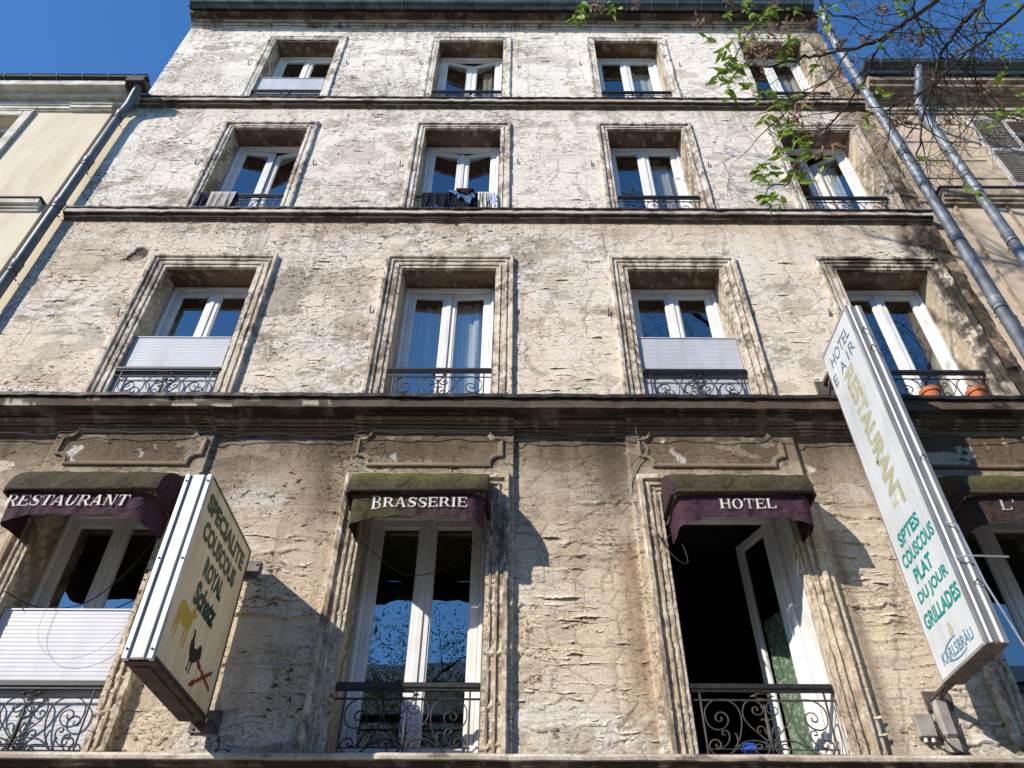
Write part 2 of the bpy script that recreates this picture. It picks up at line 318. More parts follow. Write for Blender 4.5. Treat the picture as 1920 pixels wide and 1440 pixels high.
grime(M['cream'], (2.2, 2, .35), .5, .42, .7, (.72, .64, .50)); grime(M['cream'], (9, 9, 1.2), .35, .5, .7, (.75, .68, .56)); grime(M['cream_trim'], (5, 5, 9), .6, .45, .65, (.6, .55, .46))
grime(M['beige'], (2.2, 2, .35), .6, .42, .7, (.66, .56, .45)); grime(M['beige_trim'], (6, 5, 12), .8, .42, .62, (.45, .37, .28))
def translucent(m, f):
    nt = m.node_tree; b = nt.nodes['Principled BSDF']; t = nt.nodes.new('ShaderNodeBsdfTranslucent'); mx = nt.nodes.new('ShaderNodeMixShader'); mx.inputs[0].default_value = f
    nt.links.new(b.inputs['Base Color'].links[0].from_socket, t.inputs[0]); nt.links.new(b.outputs[0], mx.inputs[1]); nt.links.new(t.outputs[0], mx.inputs[2]); nt.links.new(mx.outputs[0], nt.nodes['Material Output'].inputs[0])
grime(M['sign_cream'], (3, 14, 1.6), .55, .45, .7, (.66, .56, .40)); grime(M['sign_white'], (3, 16, 1.4), .45, .45, .7, (.68, .68, .66)); grime(M['pvc_panel'], (6, 3, 1.0), .5, .45, .7, (.70, .69, .68))
translucent(M['sign_cream'], .38); translucent(M['sign_white'], .10)
grime(M['pvc'], (14, 9, 2.0), .22, .5, .68, (.70, .66, .60)); grime(M['alu_white'], (40, 9, 3), .5, .45, .65, (.65, .58, .48)); grime(M['shutter'], (9, 9, 6), .6, .45, .6, (.5, .45, .4))
def curtain_mat(name, c, tr=.35):
    m, nt, b = newmat(name)
    n = noise(nt, 25, 3); nt.links.new(ramp(nt, n.outputs[0], [(.3, tuple(v * .85 for v in c)), (.7, c)]), b.inputs['Base Color'])
    b.inputs['Roughness'].default_value = .9; return m
M['curtain'] = curtain_mat('sheer_curtain', (.62, .60, .52))
M['curtain_beige'] = curtain_mat('beige_curtain', (.50, .43, .32))
def lace_mat():
    m, nt, b = newmat('green_lace')
    v = nt.nodes.new('ShaderNodeTexVoronoi'); v.inputs['Scale'].default_value = 26
    tc = nt.nodes.new('ShaderNodeTexCoord'); nt.links.new(tc.outputs['Object'], v.inputs['Vector'])
    n = noise(nt, 14, 3, dist=1.5)
    ad = nt.nodes.new('ShaderNodeMath'); ad.operation = 'MULTIPLY'; nt.links.new(v.outputs[0], ad.inputs[0]); nt.links.new(n.outputs[0], ad.inputs[1])
    nt.links.new(ramp(nt, ad.outputs[0], [(.14, (.52, .58, .46)), (.26, (.22, .29, .19))]), b.inputs['Base Color'])
    b.inputs['Roughness'].default_value = .95; return m
M['lace'] = lace_mat()
def awning_mat():
    m, nt, b = newmat('weathered_awning_canvas')
    a = nt.nodes.new('ShaderNodeAttribute'); a.attribute_name = 'Col'
    n = noise(nt, 22, 5)
    mx = nt.nodes.new('ShaderNodeMix'); mx.data_type = 'RGBA'; mx.blend_type = 'MULTIPLY'; mx.inputs[0].default_value = 1
    nt.links.new(a.outputs['Color'], mx.inputs[6]); nt.links.new(ramp(nt, n.outputs[0], [(.3, (.65, .65, .65)), (.7, (1.15, 1.15, 1.15))]), mx.inputs[7])
    nt.links.new(mx.outputs[2], b.inputs['Base Color']); b.inputs['Roughness'].default_value = .85; b.inputs['Specular IOR Level'].default_value = .2
    n3 = noise(nt, 5, 3, dist=1.8); q3 = bump(nt, b, n3.outputs[0], .030, .8); n2 = noise(nt, 160, 3); bump(nt, b, n2.outputs[0], .0012, 1.0, q3); return m
M['awning'] = awning_mat()
def glass_mat():
    m, nt, b = newmat('window_glass'); nt.nodes.remove(b)
    out = nt.nodes['Material Output']
    tr = nt.nodes.new('ShaderNodeBsdfTransparent'); tr.inputs[0].default_value = (.80, .86, .86, 1)
    gl = nt.nodes.new('ShaderNodeBsdfGlossy'); gl.inputs['Roughness'].default_value = 0.0; gl.inputs[0].default_value = (1, 1, 1, 1)
    fr = nt.nodes.new('ShaderNodeFresnel'); ge = nt.nodes.new('ShaderNodeNewGeometry'); io = nt.nodes.new('ShaderNodeMapRange')
    io.inputs[3].default_value = 3.3; io.inputs[4].default_value = 1 / 3.3; nt.links.new(ge.outputs['Backfacing'], io.inputs[0]); nt.links.new(io.outputs[0], fr.inputs[0])
    n = noise(nt, 2.2, 2); bp = nt.nodes.new('ShaderNodeBump'); bp.inputs['Distance'].default_value = .0015; nt.links.new(n.outputs[0], bp.inputs['Height'])
    nt.links.new(bp.outputs[0], gl.inputs['Normal'])
    mx = nt.nodes.new('ShaderNodeMixShader'); nt.links.new(fr.outputs[0], mx.inputs[0]); nt.links.new(tr.outputs[0], mx.inputs[1]); nt.links.new(gl.outputs[0], mx.inputs[2])
    nt.links.new(mx.outputs[0], out.inputs[0]); return m
M['glass'] = glass_mat()
def leaf_mat(name, c1, c2):
    m, nt, b = newmat(name)
    oi = nt.nodes.new('ShaderNodeObjectInfo'); n = noise(nt, 9, 2)
    ad = nt.nodes.new('ShaderNodeMath'); ad.operation = 'MULTIPLY_ADD'; ad.inputs[1].default_value = .5; nt.links.new(n.outputs[0], ad.inputs[0])
    hf = nt.nodes.new('ShaderNodeMath'); hf.operation = 'MULTIPLY'; hf.inputs[1].default_value = .5; nt.links.new(oi.outputs['Random'], hf.inputs[0]); nt.links.new(hf.outputs[0], ad.inputs[2])
    col = ramp(nt, ad.outputs[0], [(.2, c1), (.8, c2)]); nt.links.new(col, b.inputs['Base Color'])
    b.inputs['Roughness'].default_value = .5
    t = nt.nodes.new('ShaderNodeBsdfTranslucent'); nt.links.new(col, t.inputs[0])
    mx = nt.nodes.new('ShaderNodeMixShader'); mx.inputs[0].default_value = .45
    out = nt.nodes['Material Output']; nt.links.new(b.outputs[0], mx.inputs[1]); nt.links.new(t.outputs[0], mx.inputs[2]); nt.links.new(mx.outputs[0], out.inputs[0]); return m
M['leaf'] = leaf_mat('spring_leaf', (.085, .17, .012), (.30, .44, .045))
M['leaf_far'] = leaf_mat('far_leaf', (.03, .065, .012), (.07, .12, .025))
M['seed'] = leaf_mat('dry_seed', (.16, .095, .06), (.38, .25, .16))
def flat(name, c, rough=.5):
    m, nt, b = newmat(name); b.inputs['Base Color'].default_value = (*c, 1); b.inputs['Roughness'].default_value = rough
    n = noise(nt, 30, 3); nt.links.new(ramp(nt, n.outputs[0], [(.3, tuple(v * .85 for v in c)), (.7, c)]), b.inputs['Base Color']); return m
M['t_white'] = flat('white_print', (.72, .70, .66), .7)
M['t_green'] = flat('green_print', (.010, .060, .035))
M['t_teal'] = flat('teal_print', (.0, .235, .20))
M['t_navy'] = flat('faded_navy_print', (.09, .15, .22))
M['t_gold'] = flat('faded_gold_print', (.40, .385, .25))
M['t_blue'] = flat('blue_print', (.10, .22, .33))
M['t_yellow'] = flat('ochre_print', (.66, .42, .05))
M['t_dark'] = flat('dark_print', (.025, .020, .020))
M['t_red'] = flat('red_print', (.30, .02, .015))
M['blue_thing'] = flat('blue_plastic', (.02, .10, .55))
grime(M['t_white'], (30, 30, 30), .6, .5, .6, (.5, .45, .42)); grime(M['t_green'], (9, 30, 20), .5, .55, .62, (2.6, 2.2, 2.0)); grime(M['t_gold'], (9, 20, 8), .5, .5, .6, (1.3, 1.3, 1.4))

# ------------------------------------------------------------------ mesh helpers
class MB:
    def __init__(s): s.v = []; s.f = []; s.c = []
    def quadgrid(s, P, flip=False, closeu=False):       # P[i][j]
        b = len(s.v); n = len(P); m = len(P[0])
        for r_ in P: s.v.extend(r_)
        for i in range(n - 1 if not closeu else n):
            for j in range(m - 1):
                a = b + i * m + j; c = b + ((i + 1) % n) * m + j
                q = (a, c, c + 1, a + 1)
                s.f.append(q[::-1] if flip else q)
        return s
    def box(s, x0, x1, y0, y1, z0, z1, bev=0.0):
        if bev > 0:
            return s.bevbox(x0, x1, y0, y1, z0, z1, bev)
        b = len(s.v)
        s.v += [(x, y, z) for z in (z0, z1) for y in (y0, y1) for x in (x0, x1)]
        for q in ((0, 2, 3, 1), (4, 5, 7, 6), (0, 1, 5, 4), (2, 6, 7, 3), (0, 4, 6, 2), (1, 3, 7, 5)): s.f.append(tuple(b + i for i in q))
        return s
    def bevbox(s, x0, x1, y0, y1, z0, z1, e):
        xs = (x0, x1); ys = (y0, y1); zs = (z0, z1); idx = {}
        for i in (0, 1):
            for j in (0, 1):
                for k in (0, 1):
                    sx = e if i == 0 else -e; sy = e if j == 0 else -e; sz = e if k == 0 else -e
                    X, Y, Z = xs[i], ys[j], zs[k]
                    idx[(i, j, k, 'x')] = len(s.v); s.v.append((X, Y + sy, Z + sz))
                    idx[(i, j, k, 'y')] = len(s.v); s.v.append((X + sx, Y, Z + sz))
                    idx[(i, j, k, 'z')] = len(s.v); s.v.append((X + sx, Y + sy, Z))
        g = idx
        F = s.f.append
        F((g[0,0,0,'x'], g[0,0,1,'x'], g[0,1,1,'x'], g[0,1,0,'x'])); F((g[1,0,0,'x'], g[1,1,0,'x'], g[1,1,1,'x'], g[1,0,1,'x']))
        F((g[0,0,0,'y'], g[1,0,0,'y'], g[1,0,1,'y'], g[0,0,1,'y'])); F((g[0,1,0,'y'], g[0,1,1,'y'], g[1,1,1,'y'], g[1,1,0,'y']))
        F((g[0,0,0,'z'], g[0,1,0,'z'], g[1,1,0,'z'], g[1,0,0,'z'])); F((g[0,0,1,'z'], g[1,0,1,'z'], g[1,1,1,'z'], g[0,1,1,'z']))
        for k in (0, 1):
            for i in (0, 1): F((g[i,0,k,'x'], g[i,0,k,'z'], g[i,1,k,'z'], g[i,1,k,'x']))
            for j in (0, 1): F((g[0,j,k,'y'], g[0,j,k,'z'], g[1,j,k,'z'], g[1,j,k,'y']))
        for i in (0, 1):
            for j in (0, 1):
                F((g[i,j,0,'x'], g[i,j,0,'y'], g[i,j,1,'y'], g[i,j,1,'x']))
                for k in (0, 1): F((g[i,j,k,'x'], g[i,j,k,'y'], g[i,j,k,'z']))
        return s
    def tube(s, pts, rad, n=6, caps=True):
        pts = [Vector(p) for p in pts]
        if not hasattr(rad, '__len__'): rad = [rad] * len(pts)
        b = len(s.v); up = None
        for i, p in enumerate(pts):
            t = (pts[min(i + 1, len(pts) - 1)] - pts[max(i - 1, 0)])
            if t.length < 1e-9: t = Vector((0, 0, 1))
            t.normalize()
            if up is None:
                up = t.orthogonal().normalized()
            else:
                up = (up - t * up.dot(t))
                up = up.normalized() if up.length > 1e-6 else t.orthogonal().normalized()
            w = t.cross(up)
            for k in range(n):
                a = 2 * math.pi * k / n
                s.v.append(tuple(p + (up * math.cos(a) + w * math.sin(a)) * rad[i]))
        for i in range(len(pts) - 1):
            for k in range(n):
                a = b + i * n + k; c = b + i * n + (k + 1) % n
                s.f.append((a, c, c + n, a + n))
        if caps and n > 2:
            s.f.append(tuple(b + k for k in range(n))[::-1]); s.f.append(tuple(b + (len(pts) - 1) * n + k for k in range(n)))
        return s
    def poly(s, pts):
        b = len(s.v); s.v += [tuple(p) for p in pts]; s.f.append(tuple(range(b, b + len(pts)))); return s
    def prism(s, pts, off):
        b = len(s.v); n = len(pts); o = Vector(off)
        s.v += [tuple(p) for p in pts]; s.v += [tuple(Vector(p) + o) for p in pts]
        s.f.append(tuple(range(b, b + n))[::-1]); s.f.append(tuple(range(b + n, b + 2 * n)))
        for i in range(n): s.f.append((b + i, b + (i + 1) % n, b + n + (i + 1) % n, b + n + i))
        return s
    def mesh(s, name, mt, smooth=False, cols=None):
        me = bpy.data.meshes.new(name); me.from_pydata([tuple(v) for v in s.v], [], s.f)
        if mt is not None: me.materials.append(mt)
        if smooth: me.polygons.foreach_set('use_smooth', [True] * len(me.polygons))
        if cols is not None:
            at = me.color_attributes.new('Col', 'FLOAT_COLOR', 'POINT')
            c = np.ones((len(s.v), 4), np.float32); c[:, :3] = cols; at.data.foreach_set('color', c.ravel())
        me.update(); return me
    def build(s, name, mt, parent=None, smooth=False, cols=None, me=None):
        return link(name, s.mesh(name, mt, smooth, cols), parent)
def link(name, me, parent=None):
    o = bpy.data.objects.new(name, me); C.objects.link(o)
    if parent is not None: o.parent = parent
    return o
def tag(o, label=None, cat=None, group=None, kind=None):
    if label: o['label'] = label
    if cat: o['category'] = cat
    if group: o['group'] = group
    if kind: o['kind'] = kind
    return o
def thing(name, label, cat, loc=(0, 0, 0), group=None):
    o = bpy.data.objects.new(name, None); C.objects.link(o); o.location = loc; o.empty_display_size = .2
    return tag(o, label, cat, group)
def cr(pts, n=5):
    """Catmull-Rom through points"""
    P = [Vector(p) for p in pts]; out = []
    for i in range(len(P) - 1):
        p0 = P[max(i - 1, 0)]; p1 = P[i]; p2 = P[i + 1]; p3 = P[min(i + 2, len(P) - 1)]
        for k in range(n):
            t = k / n
            out.append(0.5 * ((2 * p1) + (p2 - p0) * t + (2 * p0 - 5 * p1 + 4 * p2 - p3) * t * t + (3 * p1 - p0 - 3 * p2 + p3) * t ** 3))
    out.append(P[-1]); return out
def np_mesh(name, V, F, mt, cols=None, smooth=True):
    me = bpy.data.meshes.new(name); me.vertices.add(len(V)); me.vertices.foreach_set('co', V.astype(np.float32).ravel())
    me.loops.add(F.size); me.loops.foreach_set('vertex_index', F.astype(np.int32).ravel())
    me.polygons.add(len(F)); me.polygons.foreach_set('loop_start', np.arange(0, F.size, 4, dtype=np.int32))
    try: me.polygons.foreach_set('loop_total', np.full(len(F), 4, np.int32))
    except Exception: pass
    if smooth: me.polygons.foreach_set('use_smooth', np.ones(len(F), bool))
    me.materials.append(mt); me.update(calc_edges=True)
    if cols is not None:
        at = me.color_attributes.new('Col', 'BYTE_COLOR', 'POINT')
        c = np.ones((len(V), 4), np.float32); c[:, :3] = cols; at.data.foreach_set('color', c.ravel())
    return me

# ================================================================== SETTING
m = MB(); m.quadgrid([[(-400, -400, -.15), (-400, 400, -.15)], [(400, -400, -.15), (400, 400, -.15)]]); g = m.build('ground', M['pavement']); tag(g, kind='structure')
m = MB(); m.box(-120, 120, -16, -7.4, -.14, -.12); g = m.build('road', M['asphalt']); tag(g, kind='structure')
m = MB(); m.box(-120, 120, -7.1, 0.2, -.1, 0); g = m.build('pavement', M['pavement']); tag(g, kind='structure')
ks = MB(); ks.box(0, .98, -7.4, -7.1, -.13, .005, .012); kme = ks.mesh('kerb_stone', M['pavement'])
for i in range(-14, 15):
    k = link('kerb_stone', kme, g); k.location = (i * 1.0, 0, 0)
m = MB(); m.box(-120, 120, -19.5, -16, -.12, 0); g = m.build('far_pavement', M['pavement']); tag(g, kind='structure')

# ================================================================== MAIN BUILDING
hb = thing('hotel_building', 'old four-bay facade of peeling cream plaster with sooty ledges in the middle', 'building')
def part(mb, name, mt, **k): return mb.build(name, mt, hb, **k)

def base_h(x, z):
    """bay fields that stand 45 mm proud on the first storey"""
    h = np.zeros(x.shape, np.float32)
    for a, b in BAYS: h = np.where((x > a) & (x < b) & (z < 6.33), 0.045, h)
    return h
def axis(lo, hi, step, breaks):
    pts = set()
    brk = sorted([lo, hi] + [b for b in breaks if lo < b < hi])
    out = []
    for a, b in zip(brk[:-1], brk[1:]):
        st = step(0.5 * (a + b)) if callable(step) else step
        n = max(1, int(round((b - a) / st)))
        out += list(np.linspace(a, b, n + 1)[:-1])
    return np.array(out + [hi])
xb = [v for a, b in OPX for v in (a, b)]
for a, b in BAYS: xb += [a - .001, a + .001, b - .001, b + .001]
XS = axis(WX0, WX1, 0.0125, xb)
zb = [v for a, b in OPZ for v in (a, b)] + [4, 5, 6.329, 6.331, 7, 9, 11, 13]
ZS = axis(3.05, 15.32, lambda z: 0.0105 if z < 6.4 else (.013 if z < 9.7 else (.016 if z < 12.5 else .018)), zb)
X, Z = np.meshgrid(XS, ZS, indexing='ij')
H, COL, DM = plaster(X, Z)
B_ = base_h(X, Z)
# calm the relief near openings and edges so that frames sit cleanly
V = np.stack([X, -(B_ + H), Z], -1).reshape(-1, 3)
nx, nz = X.shape
ii, jj = np.meshgrid(np.arange(nx - 1), np.arange(nz - 1), indexing='ij')
cx = 0.5 * (XS[:-1] + XS[1:])[:, None] + 0 * jj; cz = 0.5 * (ZS[:-1] + ZS[1:])[None, :] + 0 * ii
keep = np.ones(cx.shape, bool)
for a, b in OPX:
    for c, d in OPZ: keep &= ~((cx > a) & (cx < b) & (cz > c) & (cz < d))
a0 = (ii * nz + jj)[keep]
F = np.stack([a0, a0 + nz, a0 + nz + 1, a0 + 1], -1)
used = np.zeros(len(V), bool); used[F.ravel()] = True
remap = np.cumsum(used) - 1
wall = link('wall', np_mesh('wall', V[used], remap[F], M['plaster'], COL.reshape(-1, 3)[used], smooth=False), hb)

def stucco_cols(V, kind):
    """albedo of mouldings"""
    V = np.array(V, np.float32); x = V[:, 0]; z = V[:, 2]; y = V[:, 1]
    n1 = fbm(x * 3 + z, z * 3 - y * 9, 201, 4); n2 = fbm(x * 16, z * 16 + y * 20, 203, 3)
    c = np.zeros((len(x), 3), np.float32)
    if kind == 'sur':
        for lo, hi, cc in ((0, 6.3, (.47, .385, .275)), (6.3, 9.66, (.58, .505, .405)), (9.66, 12.5, (.62, .56, .475)), (12.5, 30, (.66, .61, .53))):
            c[(z >= lo) & (z < hi)] = cc
        c = mix(c, (.30, .235, .165), ss(.50, .66, fbm(x * 5, z * 6, 205, 4)) * .6)
        c = mix(c, (.66, .61, .52), ss(.58, .66, n2) * .6)
        c = mix(c, (.13, .10, .075), ss(.54, .62, fbm(x * 38, z * 22 + y * 30, 217, 3)) * .85 * ss(.38, .54, fbm(x * 3, z * 2.2, 218, 3)))
        c = mix(c, (.10, .075, .055), ss(.62, .74, fbm(x * 9 + 3, z * 3, 207, 4)) * .6)
        c = mix(c, (.035, .03, .025), np.maximum(ss(4.75, 4.9, x), ss(3.5, 3.8, x) * ss(8.5, 8.7, z)) * ss(.36, .52, fbm(x * 7, z * 6, 215, 4)) * ((z < 9.6) & (z > 6.4)) * .92)
        c = mix(c, (.22, .16, .10), ss(4.75, 4.9, x) * (z > 9.6) * .5)
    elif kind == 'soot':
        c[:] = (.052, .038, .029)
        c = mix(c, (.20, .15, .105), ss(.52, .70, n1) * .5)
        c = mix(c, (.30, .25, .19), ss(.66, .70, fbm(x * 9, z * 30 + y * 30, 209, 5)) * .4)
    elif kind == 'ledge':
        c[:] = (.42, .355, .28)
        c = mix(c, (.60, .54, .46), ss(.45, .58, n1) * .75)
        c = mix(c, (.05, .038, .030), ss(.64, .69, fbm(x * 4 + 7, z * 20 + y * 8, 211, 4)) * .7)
    elif kind == 'fascia':
        c[:] = (.085, .062, .046); c = mix(c, (.135, .10, .075), ss(.45, .62, n1) * .7); pl = ss(.585, .60, fbm(x * 3.2 + 3, z * 22, 213, 5)) * ss(.45, .55, fbm(x * .8, x * 0, 214, 3)); c = mix(c, (.50, .44, .35), pl * .85); c = mix(c, (.06, .045, .035), pl * ss(.62, .66, n2))
    elif kind == 'cart':
        c[:] = (.24, .185, .125); c = mix(c, (.13, .095, .065), ss(.45, .6, n1) * .7); c = mix(c, (.5, .43, .33), ss(.60, .66, n2) * .5)
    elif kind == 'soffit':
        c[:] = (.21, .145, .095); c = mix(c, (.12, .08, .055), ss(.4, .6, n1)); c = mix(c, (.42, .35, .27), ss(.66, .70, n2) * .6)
    elif kind == 'jamb':
        c[:] = (.44, .365, .265); c = mix(c, (.24, .19, .13), ss(.42, .62, n1)); c = mix(c, (.60, .55, .46), ss(.60, .66, n2) * .7)
        c = mix(c, (.05, .042, .035), ss(4.6, 4.8, x) * ss(.40, .6, n1) * ((z < 9.6) & (z > 6.4)) * .7)
    return c * (.85 + .3 * n2)[:, None]
def sweep_mould(name, prof, path, kind, rough=.004, seed=0, step=.022, mt='stucco', parent=None):
    """prof: (w, p) w outward from opening, p out of wall; path: bottom-left, top-left, top-right, bottom-right of the opening"""
    (x0, z0), (x1, z1) = path       # opening corners lower-left, upper-right
    P = []
    nz_ = int((z1 - z0) / step); nx_ = int((x1 - x0) / step)
    wmax = max(w for w, p in prof)
    rows = []
    for w, p in prof:
        r_ = []
        for k in range(nz_ + 1): t = k / nz_; r_.append((x0 - w, z0 + (z1 + w - z0) * t))
        for k in range(1, nx_ + 1): t = k / nx_; r_.append((x0 - w + (x1 - x0 + 2 * w) * t, z1 + w))
        for k in range(1, nz_ + 1): t = k / nz_; r_.append((x1 + w, z1 + w - (z1 + w - z0) * t))
        rows.append([(a, -p, b) for a, b in r_])
    A = np.array(rows, np.float32); A[..., 1] = np.where(A[..., 1] < -.001, A[..., 1] * (.66 if seed >= 4 else .80), A[..., 1])
    n = fbm(A[..., 0] * 22 + seed, A[..., 2] * 22 + A[..., 1] * 40, 301 + seed, 3) - .5
    n2 = fbm(A[..., 0] * 5 + seed, A[..., 2] * 5, 307 + seed, 3) - .5
    ch = ss(.60, .68, fbm(A[..., 0] * 9, A[..., 2] * 9, 311 + seed, 3))
    A[..., 1] -= n * rough * 1.3 + n2 * rough * 1.4
    A[..., 1] += ch * 0.006
    jn = ss(.03, .0, np.abs(((A[..., 2] * 2.6 + .3 * vn(A[..., 0] * 9 + seed, A[..., 2] * 3, 5)) % 1.0) - .5)); A[..., 1] += jn * .006
    A[..., 0] += n2 * rough * 1.2
    mb = MB(); mb.v = [tuple(v) for v in A.reshape(-1, 3)]
    L = A.shape[1]
    for i in range(A.shape[0] - 1):
        for j in range(L - 1):
            a = i * L + j; mb.f.append((a, a + 1, a + L + 1, a + L))
    return mb.build(name, M[mt], parent or hb, cols=stucco_cols(mb.v, kind))

PRO = {  # profile from opening edge outwards
    0: [(-.002, -.02), (0, .050), (.032, .054), (.034, .072), (.050, .074), (.052, .052), (.085, .054), (.088, .080), (.105, .082), (.108, .058), (.148, .060), (.151, .098), (.185, .102), (.198, .088), (.20, .03)],
    1: [(-.002, -.02), (0, .022), (.044, .026), (.047, .046), (.064, .048), (.066, .028), (.116, .030), (.119, .056), (.138, .058), (.141, .034), (.168, .036), (.171, .078), (.203, .082), (.214, .066), (.215, -.02)],
    2: [(-.002, -.02), (0, .020), (.036, .024), (.038, .042), (.054, .044), (.056, .026), (.102, .028), (.105, .062), (.140, .066), (.154, .050), (.155, -.02)],
    3: [(-.002, -.02), (0, .018), (.035, .022), (.04, .030), (.05, .028), (.092, .030), (.098, .046), (.122, .048), (.135, .040), (.135, -.02)]}
NOTES = {}
for fi, (za, zc) in enumerate(OPZ):
    for ci, (xa, xc) in enumerate(OPX):
        sweep_mould('window_surround', PRO[fi], ((xa, za), (xc, zc)), 'sur', rough=.0042 + .0015 * (ci == 3) + .0012 * (fi > 1), seed=fi * 4 + ci, step=.022 if fi < 2 else .03)
        # reveal: jambs and soffit
        P0 = 0.045 if fi == 0 else 0.018
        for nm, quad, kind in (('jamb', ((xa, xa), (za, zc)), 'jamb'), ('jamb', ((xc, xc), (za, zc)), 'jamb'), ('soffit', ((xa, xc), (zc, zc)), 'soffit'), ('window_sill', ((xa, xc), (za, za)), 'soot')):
            mb = MB(); rows = []
            for k in range(9):
                y = -P0 + (0.40 + P0) * k / 8
                if nm == 'jamb': rows.append([(quad[0][0], y, quad[1][0] + (quad[1][1] - quad[1][0]) * j / 60) for j in range(61)])
                else: rows.append([(quad[0][0] + (quad[0][1] - quad[0][0]) * j / 40, y, quad[1][0]) for j in range(41)])
            A = np.array(rows, np.float32); nn = fbm(A[..., 1] * 15 + ci, A[..., 2] * 12 + A[..., 0] * 12, 330 + fi, 4) - .5
            if nm == 'jamb': A[..., 0] += nn * .012 * (1 if quad[0][0] == xa else -1) * -1
            else: A[..., 2] += nn * .008
            mb.quadgrid([[tuple(v) for v in r_] for r_ in A]); 
            part(mb, nm, M['pvc'] if (fi == 0 and ci == 2 and nm == 'jamb') else M['stucco'], cols=stucco_cols(mb.v, kind))

def cornice(name, prof, x0, x1, kindf, brk=None, step=.03, rough=.004, seed=0):
    """prof (p, z, kind) list, extruded along x"""
    n = int((x1 - x0) / step)
    xs = np.linspace(x0, x1, n + 1)
    if brk:
        ex = sorted([v + d for a, b in brk for v in (a, b) for d in (-.001, .001)]); xs = np.array(sorted(list(xs) + [e for e in ex if x0 < e < x1]))
    A = np.zeros((len(prof), len(xs), 3), np.float32); cols = np.zeros((len(prof), len(xs), 3), np.float32)
    for i, pr in enumerate(prof):
        A[i, :, 0] = xs; A[i, :, 1] = -pr[0]; A[i, :, 2] = pr[1]
        if brk and len(pr) > 3 and pr[3]:
            for a, b in brk: A[i, (xs > a) & (xs < b), 1] -= pr[3]
    n1 = fbm(A[..., 0] * 10, A[..., 2] * 30 + A[..., 1] * 30, 401 + seed, 4) - .5
    n2 = fbm(A[..., 0] * 2.2, A[..., 2] * 2, 405 + seed, 3) - .5
    ch = ss(.58, .68, fbm(A[..., 0] * 4, A[..., 2] * 8 + 3, 409 + seed, 4))
    A[..., 1] += n1 * rough * 1.2 + ch * .007
    A[..., 2] += n2 * .010 + n1 * rough * .25
    mb = MB(); mb.v = [tuple(v) for v in A.reshape(-1, 3)]; L = len(xs)
    for i in range(len(prof) - 1):
        for j in range(L - 1):
            a = i * L + j; mb.f.append((a, a + L, a + L + 1, a + 1))
    for i, pr in enumerate(prof): cols[i] = stucco_cols(A[i], pr[2])
    return mb.build(name, M['stucco'], hb, cols=cols.reshape(-1, 3))
b5 = .045
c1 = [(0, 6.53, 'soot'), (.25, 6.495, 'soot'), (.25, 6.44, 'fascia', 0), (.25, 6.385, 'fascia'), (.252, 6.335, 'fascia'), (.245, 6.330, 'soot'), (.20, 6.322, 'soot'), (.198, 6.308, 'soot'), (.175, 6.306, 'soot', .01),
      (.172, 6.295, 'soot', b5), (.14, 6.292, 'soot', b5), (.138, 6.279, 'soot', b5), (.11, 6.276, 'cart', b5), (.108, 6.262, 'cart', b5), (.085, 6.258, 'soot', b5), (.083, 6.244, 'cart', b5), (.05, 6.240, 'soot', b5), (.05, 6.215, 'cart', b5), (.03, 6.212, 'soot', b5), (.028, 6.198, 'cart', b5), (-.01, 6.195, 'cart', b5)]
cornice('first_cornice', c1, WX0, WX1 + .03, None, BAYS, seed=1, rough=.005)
def flash(z, p, x0, x1, th=.028):
    mb = MB(); n = int((x1 - x0) / .05); rows = []
    for k, (pp, zz) in enumerate(((0.0, z + .045), (p + .012, z + .008), (p + .020, z + .004), (p + .018, z - th), (p + .008, z - th), (p + .006, z - .004))):
        rows.append([(x0 + (x1 - x0) * j / n, -pp + .003 * math.sin(j * 1.7 + k * .0) + rnd.uniform(-.001, .001), zz + .004 * math.sin(j * .37) + .003 * math.sin(j * 1.13 + 2) + rnd.uniform(-.0015, .0015)) for j in range(n + 1)])
    mb.quadgrid(rows); part(mb, 'flashing', M['lead'])
flash(6.478, .26, WX0, WX1 + .03, .035)
for z0, sd in ((9.735, 2), (12.578, 3)):
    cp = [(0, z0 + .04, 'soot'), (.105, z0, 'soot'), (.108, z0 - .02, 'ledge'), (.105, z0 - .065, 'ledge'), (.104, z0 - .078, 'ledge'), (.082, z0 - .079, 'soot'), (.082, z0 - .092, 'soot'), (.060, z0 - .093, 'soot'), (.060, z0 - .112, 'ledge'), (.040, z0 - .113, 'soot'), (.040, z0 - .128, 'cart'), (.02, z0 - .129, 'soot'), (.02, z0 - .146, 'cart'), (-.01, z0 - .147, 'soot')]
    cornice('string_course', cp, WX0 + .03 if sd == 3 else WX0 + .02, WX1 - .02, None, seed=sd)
    flash(z0 + .006, .105, WX0 + .03, WX1 - .02, .022)
cp = [(-.01, 15.22, 'sur'), (.02, 15.222, 'sur'), (.022, 15.245, 'sur'), (.045, 15.25, 'soot'), (.05, 15.275, 'sur'), (.085, 15.285, 'soot'), (.09, 15.31, 'ledge'), (.13, 15.32, 'soot'), (.14, 15.35, 'soot'), (.22, 15.36, 'soot'), (.225, 15.42, 'soot'), (.24, 15.50, 'soot'), (0, 15.55, 'soot')]
cornice('eaves_cornice', cp, WX0, WX1 - .02, None, seed=5)
# bottom ledge over the shop front
cp = [(0, 3.31, 'soot'), (.13, 3.285, 'soot'), (.155, 3.275, 'ledge'), (.165, 3.255, 'ledge'), (.16, 3.235, 'ledge'), (.14, 3.228, 'soot'), (.12, 3.20, 'soot'), (.08, 3.19, 'soot'), (.08, 3.05, 'soot'), (0.0, 3.03, 'soot')]
cornice('shopfront_ledge', cp, WX0, WX1 + .03, None, seed=7)
m = MB(); m.box(WX0, WX1, -.03, .35, 0.0, 3.06); part(m, 'ground_floor', M['far_wall'])
